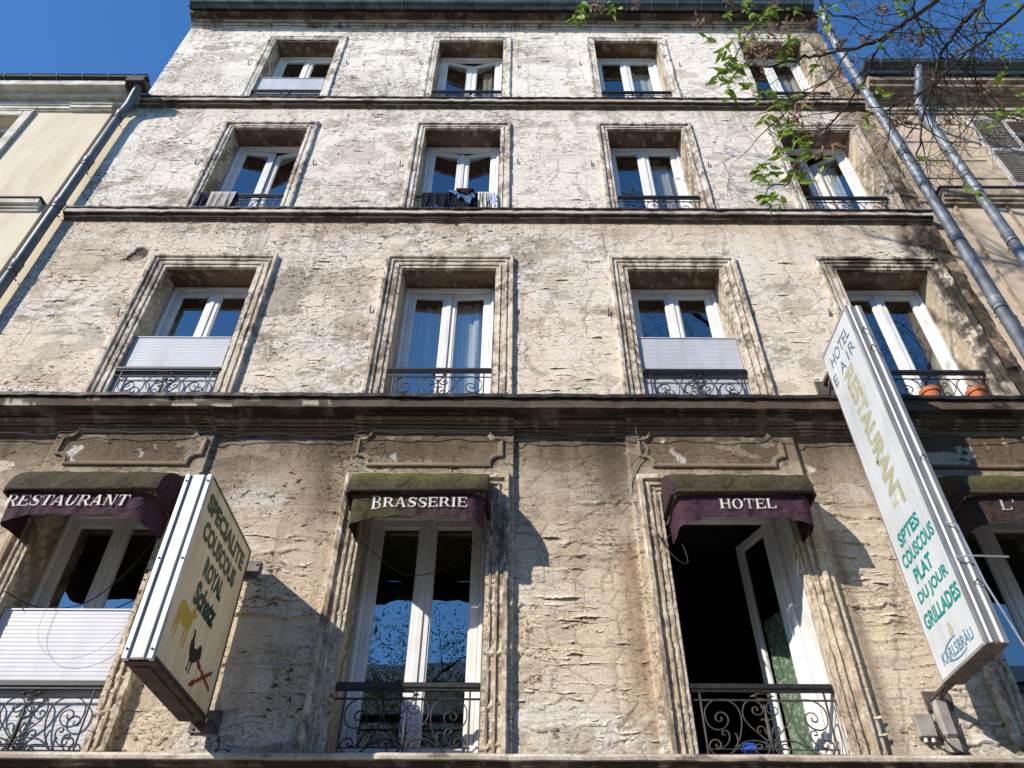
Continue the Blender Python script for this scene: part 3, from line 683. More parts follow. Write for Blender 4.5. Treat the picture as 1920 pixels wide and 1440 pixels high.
# body, side walls and roof
m = MB(); m.box(WX0 + .004, WX1 - .004, 2.6, 11, 0, 15.4); part(m, 'rear_body', M['far_wall'])
m = MB(); m.box(WX0, WX0 + .3, .02, 2.6, 0, 15.42); m.box(WX1 - .3, WX1, .02, 2.6, 0, 15.42); part(m, 'side_wall', M['far_wall'])
m = MB(); m.quadgrid([[(WX0 - .05, -.32, 15.60), (WX0 - .05, 5, 18.6)], [(WX1 - .05, -.32, 15.60), (WX1 - .05, 5, 18.6)]]); m.quadgrid([[(WX0, -.2, 15.50), (WX0, 2.7, 15.50)], [(WX1 - .05, -.2, 15.50), (WX1 - .05, 2.7, 15.50)]])
part(m, 'roof', M['roof'])

def gutter(parent, x0, x1, p, z, r, mt, nb, wob=.003):
    mb = MB(); rows = []
    n = int((x1 - x0) / .25)
    for k in range(15):
        a = math.pi * (-0.05 - 1.0 * k / 12) if k < 13 else 0
        if k < 13: y = -p + -r * math.cos(a + math.pi) * -1; y = -p - r * math.cos(math.pi * k / 12); zz = z - r * math.sin(math.pi * k / 12)
        elif k == 13: y = -p + r * .94; zz = z
        else: y = -p + r * .94; zz = z - .01
        if k >= 13: continue
        rows.append([(x0 + (x1 - x0) * j / n, y, zz + wob * math.sin(j * 1.3)) for j in range(n + 1)])
    inner = [[(v[0], -p + (v[1] + p) * .93, z + (v[2] - z) * .93) for v in r_] for r_ in rows[::-1]]
    mb.quadgrid(rows); mb.quadgrid(inner)
    mb.tube([(x0, -p - r, z), (x1, -p - r, z)], .009, 6)
    g_ = mb.build('gutter', mt, parent, smooth=True)
    for xx in (x0, x1):
        e_ = MB(); e_.poly([(xx, -p - r * math.cos(math.pi * k / 12), z - r * math.sin(math.pi * k / 12)) for k in range(13)]); e_.build('gutter_end', mt, g_)
    bm_ = MB(); bm_.tube([(0, -p - (r + .004) * math.cos(math.pi * k / 12), z - (r + .004) * math.sin(math.pi * k / 12)) for k in range(13)], .006, 4)
    me = bm_.mesh('gutter_bracket', M['zinc'])
    for k in range(nb):
        o = link('gutter_bracket', me, g_); o.location.x = x0 + (x1 - x0) * (k + .5) / nb
    return g_
gutter(hb, WX0 + .03, WX1 - .12, .30, 15.50, .10, M['zinc_dark'], 25)
m = MB(); m.box(WX0 - .02, WX0 + .16, -.30, .1, 15.46, 15.62); part(m, 'roof_verge', M['rust'])

# cartouches
def cart_path(cx, cz, w, h, r):
    pts = []
    def arc(ox, oz, a0, a1):
        for k in range(9): a = R(a0 + (a1 - a0) * k / 8); pts.append((ox + r * math.cos(a), oz + r * math.sin(a)))
    arc(cx + w, cz + h, 270, 180) if False else None
    # concave corners: centre on the corner
    for (sx, sz, a0, a1) in ((1, 1, 270, 180), (-1, 1, 0, -90), (-1, -1, 90, 0), (1, -1, 180, 90)):
        for k in range(9):
            a = R(a0 + (a1 - a0) * k / 8); pts.append((cx + sx * w + r * math.cos(a), cz + sz * h + r * math.sin(a)))
    return pts
for ci, (xa, xc) in enumerate(OPX):
    cx_ = (xa + xc) / 2 - .01; cz_ = 6.0
    prof = [(.030, .040), (.029, .068), (.018, .073), (.008, .073), (.006, .061), (-.006, .060), (-.008, .054), (-.017, .053), (-.018, .040)]
    rows = []
    n0 = None
    base = cart_path(cx_, cz_, .655, .185, .11)
    P = [Vector((a, b)) for a, b in base]; N = len(P)
    for (off, hh) in prof:
        row = []
        for i in range(N):
            t = (P[(i + 1) % N] - P[i - 1]); 
            if t.length < 1e-6: t = Vector((1, 0))
            t.normalize(); nrm = Vector((t.y, -t.x))
            ta = (P[i] - P[i - 1]); tb = (P[(i + 1) % N] - P[i])
            if ta.length > 1e-6 and tb.length > 1e-6:
                ta.normalize(); tb.normalize(); t = (ta + tb).normalized(); nrm = Vector((t.y, -t.x)) / max(.6, math.cos(ta.angle(tb) / 2))
            q = P[i] + nrm * off
            row.append((q.x, -hh, q.y))
        row.append(row[0]); rows.append(row)
    mb = MB(); mb.quadgrid(rows, flip=True); part(mb, 'cartouche', M['stucco'], cols=stucco_cols(mb.v, 'cart'))

# ------------------------------------------------------------------ windows
def box_into(mb, M4, x0, x1, y0, y1, z0, z1, bev=.004):
    t = MB(); t.box(x0, x1, y0, y1, z0, z1, bev); b = len(mb.v)
    mb.v += [tuple(M4 @ Vector(v)) for v in t.v]; mb.f += [tuple(b + i for i in f) for f in t.f]
def curtain_sheet(x0, x1, y, z0, z1, amp=.025, freq=26, seed=0, mt='curtain'):
    n = 36; rows = []
    for i in range(n + 1):
        t = i / n; x = x0 + (x1 - x0) * t
        rows.append([(x, y + amp * math.sin(t * freq + seed) * (.5 + .5 * math.sin(t * 9 + seed * 2)) + amp * .3 * math.sin(t * 61 + k), z0 + (z1 - z0) * k / 6) for k in range(7)])
    mb = MB(); mb.quadgrid(rows); return mb
def leaf_window(win, hinge_x, z0, z1, w, side, ang, curt=None):
    """side +1: hinge at left, leaf extends +x; ang opens inwards (+y)"""
    sash = MB(); st = .072
    s = side
    Mt = Matrix.Translation((hinge_x, .325, 0)) @ Matrix.Rotation(R(ang) * s, 4, 'Z')
    def bx(a, b, y0, y1, c, d, bev=.005):
        lo, hi = (a, b) if s > 0 else (-b, -a)
        box_into(sash, Mt, lo, hi, y0, y1, c, d, bev)
    bx(0, st, -.02, .035, z0, z1); bx(w - st, w, -.02, .035, z0, z1)
    bx(st, w - st, -.018, .033, z0, z0 + st + .01); bx(st, w - st, -.018, .033, z1 - st, z1)
    # inner bead
    bx(st, st + .012, -.010, .02, z0 + st + .01, z1 - st, .002); bx(w - st - .012, w - st, -.010, .02, z0 + st + .01, z1 - st, .002)
    bx(st + .012, w - st - .012, -.010, .02, z1 - st - .012, z1 - st, .002)
    if s > 0: bx(w - .03, w + .022, -.034, -.021, z0 + .01, z1 - .01, .004)     # astragal
    so_ = sash.build('sash', M['pvc'], win)
    p = MB(); a, b = (st + .004, w - st - .004) if s > 0 else (-(w - st - .004), -(st + .004))
    p.poly([Mt @ Vector(v) for v in ((a, .006, z0 + st), (b, .006, z0 + st), (b, .006, z1 - st - .004), (a, .006, z1 - st - .004))])
    p.build('pane', M['glass'], win)
    if curt:
        t = MB(); sh = curtain_sheet(a, b, .05, z0 + st, z0 + (z1 - z0) * curt[1], .008, 30, 1)
        t.v = [tuple(Mt @ Vector(v)) for v in sh.v]; t.f = sh.f; t.build('curtain', M[curt[0]], win)
def window(ci, fi, la=0, ra=0, curtains=(), lc=None, rc=None):
    xa, xc = OPX[ci]; za, zc = OPZ[fi]; za += .012
    fr = MB(); y0, y1 = .29, .365; f = .058
    fr.box(xa - .005, xa + f, y0, y1, za, zc, .006); fr.box(xc - f, xc + .005, y0, y1, za, zc, .006)
    fr.box(xa + f, xc - f, y0 + .002, y1, zc - f - .01, zc, .006); fr.box(xa + f, xc - f, y0 + .002, y1, za, za + .05, .006)
    fr.box(xa + .02, xa + f - .012, y0 - .012, y0 + .001, za + .01, zc - .03, .003); fr.box(xc - f + .012, xc - .02, y0 - .012, y0 + .001, za + .01, zc - .03, .003)
    fr.box(xa + f, xc - f, y0 - .012, y0 + .003, zc - .045, zc - .02, .003)
    # trickle vent over the left leaf
    fr.box(xa + .16, xa + .40, y0 - .016, y0 + .003, zc - f - .006, zc - f + .010, .002)
    w = part(fr, 'window', M['pvc'])
    z0, z1 = za + .052, zc - f - .012; wl = (xc - xa - 2 * f) / 2 - .003
    leaf_window(w, xa + f + .002, z0, z1, wl, 1, la, lc)
    leaf_window(w, xc - f - .002, z0, z1, wl, -1, ra, rc)
    for (t0, t1, zz0, zz1, mt, sd) in curtains:
        W = xc - xa - .1
        mb = curtain_sheet(xa + .05 + W * t0, xa + .05 + W * t1, .47, za + (zc - za) * zz0, za + (zc - za) * zz1, .03, 16 + 8 * (t1 - t0), sd); mb.build('curtain', M[mt], w, smooth=True)
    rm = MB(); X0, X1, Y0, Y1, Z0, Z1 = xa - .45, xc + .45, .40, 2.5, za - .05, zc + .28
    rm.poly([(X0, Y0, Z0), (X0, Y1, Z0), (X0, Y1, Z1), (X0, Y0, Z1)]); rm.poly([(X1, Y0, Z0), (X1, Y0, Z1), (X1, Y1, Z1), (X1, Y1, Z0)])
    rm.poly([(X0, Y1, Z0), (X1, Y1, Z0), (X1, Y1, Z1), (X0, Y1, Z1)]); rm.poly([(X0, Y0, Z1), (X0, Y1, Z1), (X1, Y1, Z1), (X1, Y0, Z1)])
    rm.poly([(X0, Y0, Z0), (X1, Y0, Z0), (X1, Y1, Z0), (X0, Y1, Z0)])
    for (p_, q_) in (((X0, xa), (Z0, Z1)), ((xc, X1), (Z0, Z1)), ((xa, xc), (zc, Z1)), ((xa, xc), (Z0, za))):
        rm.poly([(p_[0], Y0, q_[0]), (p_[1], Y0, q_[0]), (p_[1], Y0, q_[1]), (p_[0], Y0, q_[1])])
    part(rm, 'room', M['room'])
    return w
window(0, 0, 0, 0); window(1, 0, 0, 0); window(2, 0, 78, 68, rc=('lace', .62)); window(3, 0, 0, 0)
window(0, 1, 0, 0, [(.0, .10, .0, .8, 'curtain', 0)]); window(1, 1, 3, 4, [(0, .46, 0, .92, 'curtain', 1), (.5, 1, 0, .95, 'curtain', 4)]); window(2, 1, 0, 0); window(3, 1, 0, 0)
window(0, 2, 8, 12); window(1, 2, 9, 10); window(2, 2, 0, 0, [(.5, 1, 0, .9, 'curtain_beige', 3)]); window(3, 2, 18, 30, [(.4, .9, 0, .9, 'curtain', 2)])
window(0, 3, 0, 0, [(.75, .95, 0, .8, 'curtain_beige', 5)]); window(1, 3, 12, 12, [(.7, .95, 0, .9, 'curtain_beige', 1)]); window(2, 3, 0, 0, [(.55, .98, 0, .9, 'curtain', 6)]); window(3, 3, 0, 0, [(.6, 1, 0, .9, 'curtain_beige', 7)])

# ------------------------------------------------------------------ railings
def pxuv(a, b, xc=None):
    v = (1020 - b) / 775.0; xl = 75 + 85 * v; xr = 1700 + 45 * v
    return ((a - xl) / (xr - xl), v)
SCR = [
 [(930, 860), (1040, 760), (1140, 660), (1178, 560), (1150, 450), (1075, 408), (995, 430), (950, 495), (965, 550), (1015, 572), (1062, 545), (1065, 500), (1030, 480), (1008, 505), (1024, 524)],
 [(1300, 925), (1240, 830), (1203, 700), (1200, 580), (1235, 480), (1310, 420), (1410, 398), (1510, 425), (1580, 500), (1588, 600), (1555, 690), (1480, 733), (1395, 715), (1345, 650), (1350, 585), (1400, 545), (1455, 555), (1480, 605), (1450, 645), (1412, 630), (1418, 595)],
 [(1035, 935), (1005, 925), (1015, 890), (1060, 890), (1078, 940), (1040, 1000), (975, 1000), (930, 945), (950, 890), (1020, 855), (1110, 848), (1200, 870), (1280, 930), (1350, 985), (1440, 1012), (1530, 985), (1572, 915), (1540, 850), (1475, 845), (1443, 890), (1465, 925), (1500, 905), (1490, 885)],
 [(1500, 940), (1420, 920), (1360, 860), (1345, 790), (1370, 745), (1415, 745), (1418, 785), (1385, 785)],
 [(1270, 930), (1262, 860), (1265, 800), (1285, 770)],
 [(912, 800), (945, 770), (960, 715), (1000, 693), (1032, 715), (1025, 755), (995, 745)],
 [(920, 700), (935, 640), (960, 615), (985, 628)],
 [(915, 930), (940, 880), (960, 862), (980, 880)]]
def tube2(mb, uvs, W, Hh, y, r, mirror=False, zoff=0):
    # local x in metres, centred; centre line in the source drifts, so measure from it
    pts = []
    for a, b in uvs:
        v = (1020 - b) / 775.0; xc_ = 889 + 65 * v; hw = (1625 - 40 * v) / 2
        u = (a - xc_) / hw
        pts.append((u, v))
    sm = cr([(u, v, 0) for u, v in pts], 3)
    P = [((-p.x if mirror else p.x) * W / 2, y, p.y * Hh + zoff) for p in sm]
    mb.tube(P, r, 4)
def make_railing_meshes():
    W = 1.075; Hh = .50
    bars = MB()
    bars.tube([(-W / 2, 0, .395), (W / 2, 0, .395)], .008, 6)
    bars.tube([(-W / 2, 0, .012), (W / 2, 0, .012)], .010, 6); bars.tube([(-W / 2 + .06, 0, .052), (W / 2 - .06, 0, .052)], .005, 5)
    for s in (-1, 1): bars.tube([(s * (W / 2 - .075), 0, .01), (s * (W / 2 - .075), 0, .47)], .008, 6)
    hand = MB(); hand.box(-W / 2, W / 2, -.022, .022, .468, .515, .010); hand.box(-W / 2, W / 2, -.012, .012, .452, .468, .003)
    scr = MB()
    for c in SCR:
        for mr in (False, True): tube2(scr, c, W, Hh, 0, .0062, mr)
    scr.tube([(0, 0, .012), (0, 0, .10), (0, 0, .16), (0, 0, .25), (0, 0, .37)], [.004, .014, .019, .011, .004], 6)
    for zz in (.27, .30, .33): scr.tube([(0, 0, zz - .008), (0, 0, zz), (0, 0, zz + .008)], [.005, .012, .005], 6)
    scr.tube([(-.03, 0, .345), (.03, 0, .345)], .005, 4); scr.tube([(-.035, 0, .115), (.035, 0, .115)], .006, 4); scr.tube([(-.05, 0, .07), (.05, 0, .07)], .006, 4)
    for s in (-1, 1):
        scr.tube([(s * .045, 0, .403), (s * .045, 0, .445)], .006, 4); scr.tube([(s * .045, 0, .424), (s * .065, 0, .428), (s * .09, 0, .424)], [.014, .010, .002], 5)
    scr.tube([(-.045, 0, .445), (.045, 0, .445)], .005, 4); scr.tube([(-.045, 0, .405), (.045, 0, .405)], .005, 4)
    return bars, hand, scr
bars, hand, scr = make_railing_meshes()
rm_ = {}
for key, mt in (('d', 'iron'), ('g', 'iron_dusty')):
    rm_[key] = (bars.mesh('railing', M[mt]), hand.mesh('handrail', M['iron']), scr.mesh('scrollwork', M[mt], smooth=True))
RTOP = [3.815, 7.06, 10.165, 12.975]
for fi in range(4):
    for ci, (xa, xc) in enumerate(OPX):
        ms = rm_['g' if (fi == 0 and ci == 2) else 'd']
        o = link('railing', ms[0], hb); o.location = ((xa + xc) / 2, -.012, RTOP[fi] - .515)
        for k, nm in ((1, 'handrail'), (2, 'scrollwork')): link(nm, ms[k], o)
# small iron shutter hooks beside the windows
hm = MB(); hm.tube([(0, 0, -.02), (0, -.02, -.015), (0, -.028, .02), (0, -.03, .075)], [.008, .008, .008, .005], 5); hme = hm.mesh('shutter_hook', M['rust'])
for fi, zz in ((2, 10.93), (3, 13.86), (1, 7.9)):
    for ci, (xa, xc) in enumerate(OPX):
        for s, x in ((-1, xa - .27), (1, xc + .24)):
            if x > 5.0: continue
            o = link('shutter_hook', hme, hb); o.location = (x + rnd.uniform(-.02, .02), 0, zz + rnd.uniform(-.05, .05))
# loose curled flakes of plaster and paint
fl = MB(); flc = []
rr = np.random.RandomState(3)
K = 9000
fx_ = rr.uniform(WX0 + .05, WX1 - .05, K); fz_ = 3.4 + 11.7 * rr.rand(K) ** 1.4
ok = fbm(fx_ * 1.2, fz_ * 2.4, 501, 3) > .52
for a, b in OPX:
    for c, d in OPZ: ok &= ~((fx_ > a - .24) & (fx_ < b + .24) & (fz_ > c) & (fz_ < d + .24))
for lo, hi in ((5.7, 6.6), (9.5, 9.85), (12.35, 12.66)): ok &= ~((fz_ > lo) & (fz_ < hi))
fx_ = fx_[ok][:800]; fz_ = fz_[ok][:800]
h0, c0, _ = plaster(fx_, fz_); h0 = h0 + base_h(fx_, fz_)
for i_ in range(len(fx_)):
    x = float(fx_[i_]); z = float(fz_[i_]); y0 = -float(h0[i_])
    w = rr.uniform(.012, .055); hh = rr.uniform(.005, .013); lift = rr.uniform(.004, .011)
    n = 5; base = len(fl.v); ang = rr.uniform(-.3, .3)
    for k in range(n + 1):
        t = k / n - .5; prof = (1 - (2 * t) ** 2) ** .7 if abs(t) < .5 else 0
        for q, (yy, zz) in enumerate(((0.003, .6), (-.0015, 0), (-1, -.5 * (.4 + prof)))):
            dx = t * w * 2; dz = zz * hh * 2 + (rr.uniform(-.25, .25) * hh if q == 2 else 0)
            fl.v.append((x + dx * math.cos(ang) - dz * math.sin(ang), y0 + (yy if q < 2 else -lift * prof + .001), z + dx * math.sin(ang) + dz * math.cos(ang)))
            flc.append(np.clip(c0[i_] * rr.uniform(.95, 1.2), 0, .8))
    for k in range(n):
        for q in range(2): a = base + k * 3 + q; fl.f.append((a, a + 3, a + 4, a + 1))
def lip(x0, z0, L, hh, lift, seed):
    r2 = np.random.RandomState(seed); n = max(6, int(L / .018)); t = np.linspace(0, 1, n + 1)
    xs = x0 + L * t; zb_ = z0 + .05 * (fbm(xs * 3.0, xs * 0 + seed, 801, 4) - .5) + .012 * (fbm(xs * 30, xs * 0 + seed, 803, 2) - .5) + .010 * (vn(xs * 55, xs * 0 + seed, 807) - .5)
    env = np.sin(np.pi * np.clip(t, 0, 1)) ** .6 * (.15 + ss(.42, .72, fbm(xs * 7.0, xs * 0 + seed * 3.3, 805, 2)))
    env = env * (.75 + .5 * r2.rand(n + 1)); env[0] = env[-1] = 0
    fzs = ((1.0, 0.0), (.55, .05), (.25, .30), (0.0, 1.0))
    ZZ = np.stack([zb_ + hh * fz * (.5 + .7 * env) for fz, fy in fzs]); XX = np.stack([xs] * 4); HQ, CQ, _ = plaster(XX, ZZ); YY = -(HQ + base_h(XX, ZZ)) - .0012 - lift * env[None] * np.array([fy for fz, fy in fzs])[:, None]
    rows = [[(float(XX[q, i]), float(YY[q, i]), float(ZZ[q, i])) for i in range(n + 1)] for q in range(4)]
    cols = [np.clip(CQ[q] * (1.0 + .22 * fzs[q][1]), 0, .8) for q in range(4)]
    mb = MB(); mb.quadgrid(rows); mb.build('plaster_curl', M['stucco'], hb, cols=np.concatenate(cols).reshape(-1, 3))
r3 = np.random.RandomState(17)
for (xa_, xb_, za_, zb2, k_, lmax, lf) in ((.10, .92, 3.75, 5.25, 15, .62, .024), (2.74, 3.40, 3.7, 5.4, 14, .45, .022), (-2.75, -1.78, 4.4, 5.5, 13, .34, .020), (-2.1, -1.72, 3.5, 4.3, 8, .3, .02), (-5.6, -4.45, 3.8, 5.4, 8, .4, .02),
        (.12, .95, 6.75, 9.2, 16, .34, .018), (-2.75, -1.7, 6.7, 9.3, 16, .30, .014), (-5.6, -4.5, 6.8, 9.3, 14, .4, .014), (2.8, 3.45, 6.8, 9.2, 10, .3, .014), (.1, 1.0, 10, 12.2, 10, .3, .013), (-2.75, -1.6, 10, 12.2, 10, .3, .012), (-5.5, -4.5, 10, 12.2, 10, .3, .012), (.1, 1.0, 12.9, 14.9, 8, .3, .012), (-2.7, -1.6, 12.9, 14.9, 8, .3, .012), (2.7, 3.4, 10, 14.9, 10, .25, .012)):
    for q in range(k_):
        L = r3.uniform(.3, 1) * lmax; x0 = r3.uniform(xa_, max(xa_ + .01, xb_ - L)); z0 = r3.uniform(za_, zb2)
        if 9.4 < z0 < 9.85 or 12.3 < z0 < 12.7: continue
        lip(x0, z0, L, r3.uniform(.025, .06), lf * r3.uniform(.25, 1.0), int(r3.randint(1, 9999)))
fo = fl.build('plaster_flakes', M['stucco'], hb, cols=np.array(flc)); fo['kind'] = 'stuff'

# ================================================================== AWNINGS
GL = {}
def glyphs():
    T, t, s = .20, .07, .045     # thick, thin, serif
    def st(x, z0=0, z1=1, w=T): return [(x - w / 2, z0), (x + w / 2, z0), (x + w / 2, z1), (x - w / 2, z1)]
    def bar(x0, x1, z, h=t): return [(x0, z - h / 2), (x1, z - h / 2), (x1, z + h / 2), (x0, z + h / 2)]
    def ser(x, z, w=.40): return bar(x - w / 2, x + w / 2, z + (s / 2 if z < .5 else -s / 2), s)
    def arcband(cx, cz, rxo, rzo, rxi, rzi, a0, a1, n=10, dcx=0):
        out = []
        for k in range(n):
            p = R(a0 + (a1 - a0) * k / n); q = R(a0 + (a1 - a0) * (k + 1) / n)
            out.append([(cx + rxo * math.cos(p), cz + rzo * math.sin(p)), (cx + rxo * math.cos(q), cz + rzo * math.sin(q)),
                        (cx + dcx + rxi * math.cos(q), cz + rzi * math.sin(q)), (cx + dcx + rxi * math.cos(p), cz + rzi * math.sin(p))])
        return out
    G = {}
    G['H'] = (1.15, [st(.22), st(.88), bar(.22, .88, .52), ser(.22, 0), ser(.22, 1), ser(.88, 0), ser(.88, 1)])
    G['I'] = (.55, [st(.25), ser(.25, 0), ser(.25, 1)])
    G['E'] = (.98, [st(.22), bar(.1, .85, .97), bar(.1, .88, .03), bar(.22, .68, .52), bar(.80, .86, .88, .22), bar(.82, .90, .13, .24), bar(.64, .69, .52, .22), bar(.04, .2, .97), bar(.04, .2, .03)])
    G['L'] = (.92, [st(.22), bar(.04, .84, .03), ser(.22, 1), bar(.78, .86, .14, .28)])
    G['T'] = (1.0, [st(.5), bar(.06, .94, .97), bar(.05, .11, .86, .24), bar(.89, .95, .86, .24), ser(.5, 0)])
    G['O'] = (1.08, arcband(.5, .5, .48, .52, .27, .46, 0, 360, 20))
    G['B'] = (1.02, [st(.22), bar(.04, .5, .97), bar(.04, .5, .03), bar(.22, .5, .52)] + arcband(.5, .75, .34, .255, .16, .19, -90, 90, 8) + arcband(.5, .27, .40, .27, .20, .20, -90, 90, 8))
    G['R'] = (1.08, [st(.22), bar(.04, .5, .97), bar(.22, .5, .48), ser(.22, 0)] + arcband(.5, .73, .36, .275, .17, .21, -90, 90, 8) + [[(.48, .48), (.66, .48), (1.0, .03), (.78, .03)], bar(.78, 1.06, .025, .05)])
    G['A'] = (1.08, [[(.44, 1.02), (.60, 1.02), (.96, .03), (.74, .03)], [(.40, .94), (.50, 1.0), (.20, .03), (.12, .03)], bar(.24, .78, .33), ser(.16, 0, .30), ser(.84, 0, .38)])
    G['N'] = (1.12, [st(.20, 0, 1, .07), st(.90, 0, 1, .07), [(.12, 1), (.36, 1), (.94, 0), (.78, 0)], ser(.2, 0, .3), ser(.14, 1, .28), ser(.9, 1, .3)])
    G['U'] = (1.08, [st(.22, .3, 1), st(.86, .3, 1, .07), ser(.22, 1), ser(.86, 1, .3)] + arcband(.51, .32, .39, .34, .19, .27, 180, 360, 10, 0.0))
    Sg = []
    ctr = [(.80, .70, .03), (.76, .86, .03), (.62, .95, .035), (.46, .97, .045), (.28, .90, .07), (.20, .76, .09), (.26, .62, .11), (.46, .51, .12), (.68, .40, .11), (.76, .25, .09), (.68, .10, .07), (.48, .03, .045), (.30, .05, .035), (.16, .15, .03), (.12, .32, .03)]
    for (a, b) in zip(ctr[:-1], ctr[1:]):
        d = Vector((b[0] - a[0], b[1] - a[1])).normalized(); n = Vector((-d.y, d.x))
        Sg.append([(a[0] + n.x * a[2], a[1] + n.y * a[2]), (b[0] + n.x * b[2], b[1] + n.y * b[2]), (b[0] - n.x * b[2], b[1] - n.y * b[2]), (a[0] - n.x * a[2], a[1] - n.y * a[2])])
    Sg += [bar(.78, .83, .84, .26), bar(.10, .15, .17, .30)]
    G['S'] = (.92, Sg)
    G["'"] = (.38, [[(.12, 1.0), (.26, 1.0), (.26, .88), (.16, .70), (.11, .72), (.17, .86)]])
    return G
GL = glyphs()
def serif_text(txt, width, h, first=1.0, italic=0.0):
    """list of 2D polygons, centred on x = 0, baseline 0"""
    tot = sum(GL[c][0] for c in txt); sx = width / tot; x = -width / 2; out = []
    for i, c in enumerate(txt):
        hh = h * (first if i == 0 else 1.0)
        for poly in GL[c][1]:
            out.append([(x + px_ * sx + italic * pz_ * hh, pz_ * hh - (hh - h) * .5) for px_, pz_ in poly])
        x += GL[c][0] * sx
    return out
def make_awning(xl, xr, label, txt, tw, th, tcx, moss, first=1.0, italic=0.0, rot=0.0):
    t = thing('window_awning', label, 'awning', ((xl + xr) / 2, 0, 5.25), 'domed canvas awnings over the first-storey windows')
    W = xr - xl; P, Hh = .48, .37; hw = W / 2
    def hoodcol(V, mossw):
        V = np.array(V, np.float32); x = V[:, 0] + xl; z = V[:, 2]
        c = np.zeros((len(V), 3), np.float32); c[:] = (.050, .023, .036)
        n = fbm(x * 6, z * 9, 601 + int(moss * 10), 4)
        frt = ss(.30, .42, -V[:, 1]) * (np.abs(V[:, 0]) < hw - .02); c = mix(c, (.050, .043, .022), frt * .85)
        gx = ss(.35, -.25, (V[:, 0] / hw) - mossw[1])
        c = mix(c, (.125, .130, .020), np.clip(ss(.0, .5, z + .05) * mossw[0] * (.35 + .65 * n) * gx * 1.25, 0, 1))
        c = mix(c, (.045, .040, .018), np.clip(ss(.02, .10, z + .02) * mossw[2], 0, 1))
        return c
    mw = {0: (.25, 1, .1), 1: (1.3, 1.0, .05), 2: (.30, 1, .1), 3: (1.1, 1.2, .1)}[moss]
    # hood: quarter barrel with cheeks
    mb = MB(); rows = []
    for i in range(25):
        x = -hw + W * i / 24
        row = []
        for k in range(13):
            a = (math.pi / 2) * k / 12
            w_ = .010 * math.sin(i * .9 + k * .5 + moss) * math.sin(a)
            edge = 1 - .02 * (1 - min(1, min(i, 24 - i) / 1.0))
            row.append((x, .01 - (P + w_) * math.sin(a) * edge, Hh * math.cos(a) * edge))
        rows.append(row)
    mb.quadgrid(rows, flip=True)
    for s in (-1, 1):
        b = len(mb.v); mb.v.append((s * hw, .01, 0))
        for k in range(13): mb.v.append(rows[0 if s < 0 else -1][k])
        for k in range(12):
            f = (b, b + 1 + k, b + 2 + k); mb.f.append(f if s < 0 else f[::-1])
    mb.build('hood', M['awning'], t, smooth=True, cols=hoodcol(mb.v, mw))
    # hem roll
    mb = MB(); mb.tube([(-hw, .0, -.012), (-hw, -P + .05, -.012), (-hw + .04, -P, -.014), (hw - .04, -P, -.014), (hw, -P + .05, -.012), (hw, 0, -.012)], .019, 8)
    c_ = hoodcol(mb.v, (mw[0] * .5, mw[1], .8)); mb.build('hem_roll', M['awning'], t, smooth=True, cols=c_)
    # valance: front and both sides with rounded corners
    plan = []; ins = .035; r = .10; hx = hw - ins; py = P - ins
    for k in range(6): plan.append((-hx + .0, -(py - r) * k / 5 + .005))
    for k in range(1, 7): a = R(180 + 90 * k / 6); plan.append((-hx + r + r * math.cos(a), -(py - r) + r * math.sin(a)))
    n = 40
    for k in range(1, n): plan.append((-hx + r + (2 * hx - 2 * r) * k / n, -py))
    for k in range(0, 7): a = R(270 + 90 * k / 6); plan.append((hx - r + r * math.cos(a), -(py - r) + r * math.sin(a)))
    for k in range(1, 6): plan.append((hx, -(py - r) + (py - r + .005) * k / 5))
    Hv = .235; rows = []
    for i, (x, y) in enumerate(plan):
        row = []
        cor = math.exp(-((abs(x) - hx) / .14) ** 2) * (1 if y < -.25 else .5)
        for k in range(8):
            q = k / 7
            wv = .007 * math.sin(i * .55 + 2 * math.sin(i * .21)) * q + .004 * math.sin(i * 1.7 + q * 3) * q + .006 * cor * math.sin(i * 1.3 + q * 2)
            sl_ = .03 * q
            ny = -1 if abs(x) < hx - .01 else 0
            yy = y * (1 - .06 * q) + (wv if ny else 0); xx = x * (1 - .015 * q) + (0 if ny else wv)
            fc = ss(.30, .0, np.float32(hx - abs(x))) if y < -(py - .12) else 1.0; bot = Hv * (.86 + .02 * math.sin(i * .7)) + .06 * float(fc) * (1 if y < -(py - .12) else (.25 + .75 * -y / py))
            row.append((xx, yy, -.025 - bot * q))
        rows.append(row)
    mb = MB(); mb.quadgrid(rows)
    V = np.array(mb.v, np.float32); c = np.zeros((len(V), 3), np.float32); c[:] = (.058, .026, .040)
    nn = fbm(V[:, 0] * 5 + xl, V[:, 2] * 8, 611 + moss, 4)
    c = mix(c, (.085, .035, .065), ss(.1, .35, V[:, 0] * 0 + nn - .25) * .4)
    if moss in (1, 3): c = mix(c, (.060, .058, .019), np.clip(ss(.75, -.75, V[:, 0] / hw + .5 * (nn - .5) - (.0 if moss == 1 else .9)) * 1.1, 0, 1) * (.95 if moss == 1 else .4))
    c = mix(c, (.04, .03, .025), ss(.5, .7, nn) * .5)
    mb.build('valance', M['awning'], t, smooth=True, cols=c)
    # iron arms
    mb = MB()
    for s in (-1, 1):
        mb.tube([(s * (hw - .05), 0, -.03), (s * (hw - .05), -P + .06, -.03)], .008, 5); mb.tube([(s * (hw - .05), 0, .30), (s * (hw - .05), -.30, .20), (s * (hw - .05), -P + .06, -.02)], .006, 5)
    mb.build('awning_frame', M['iron'], t)
    # lettering, laid on the cloth
    le = MB(); k = 0
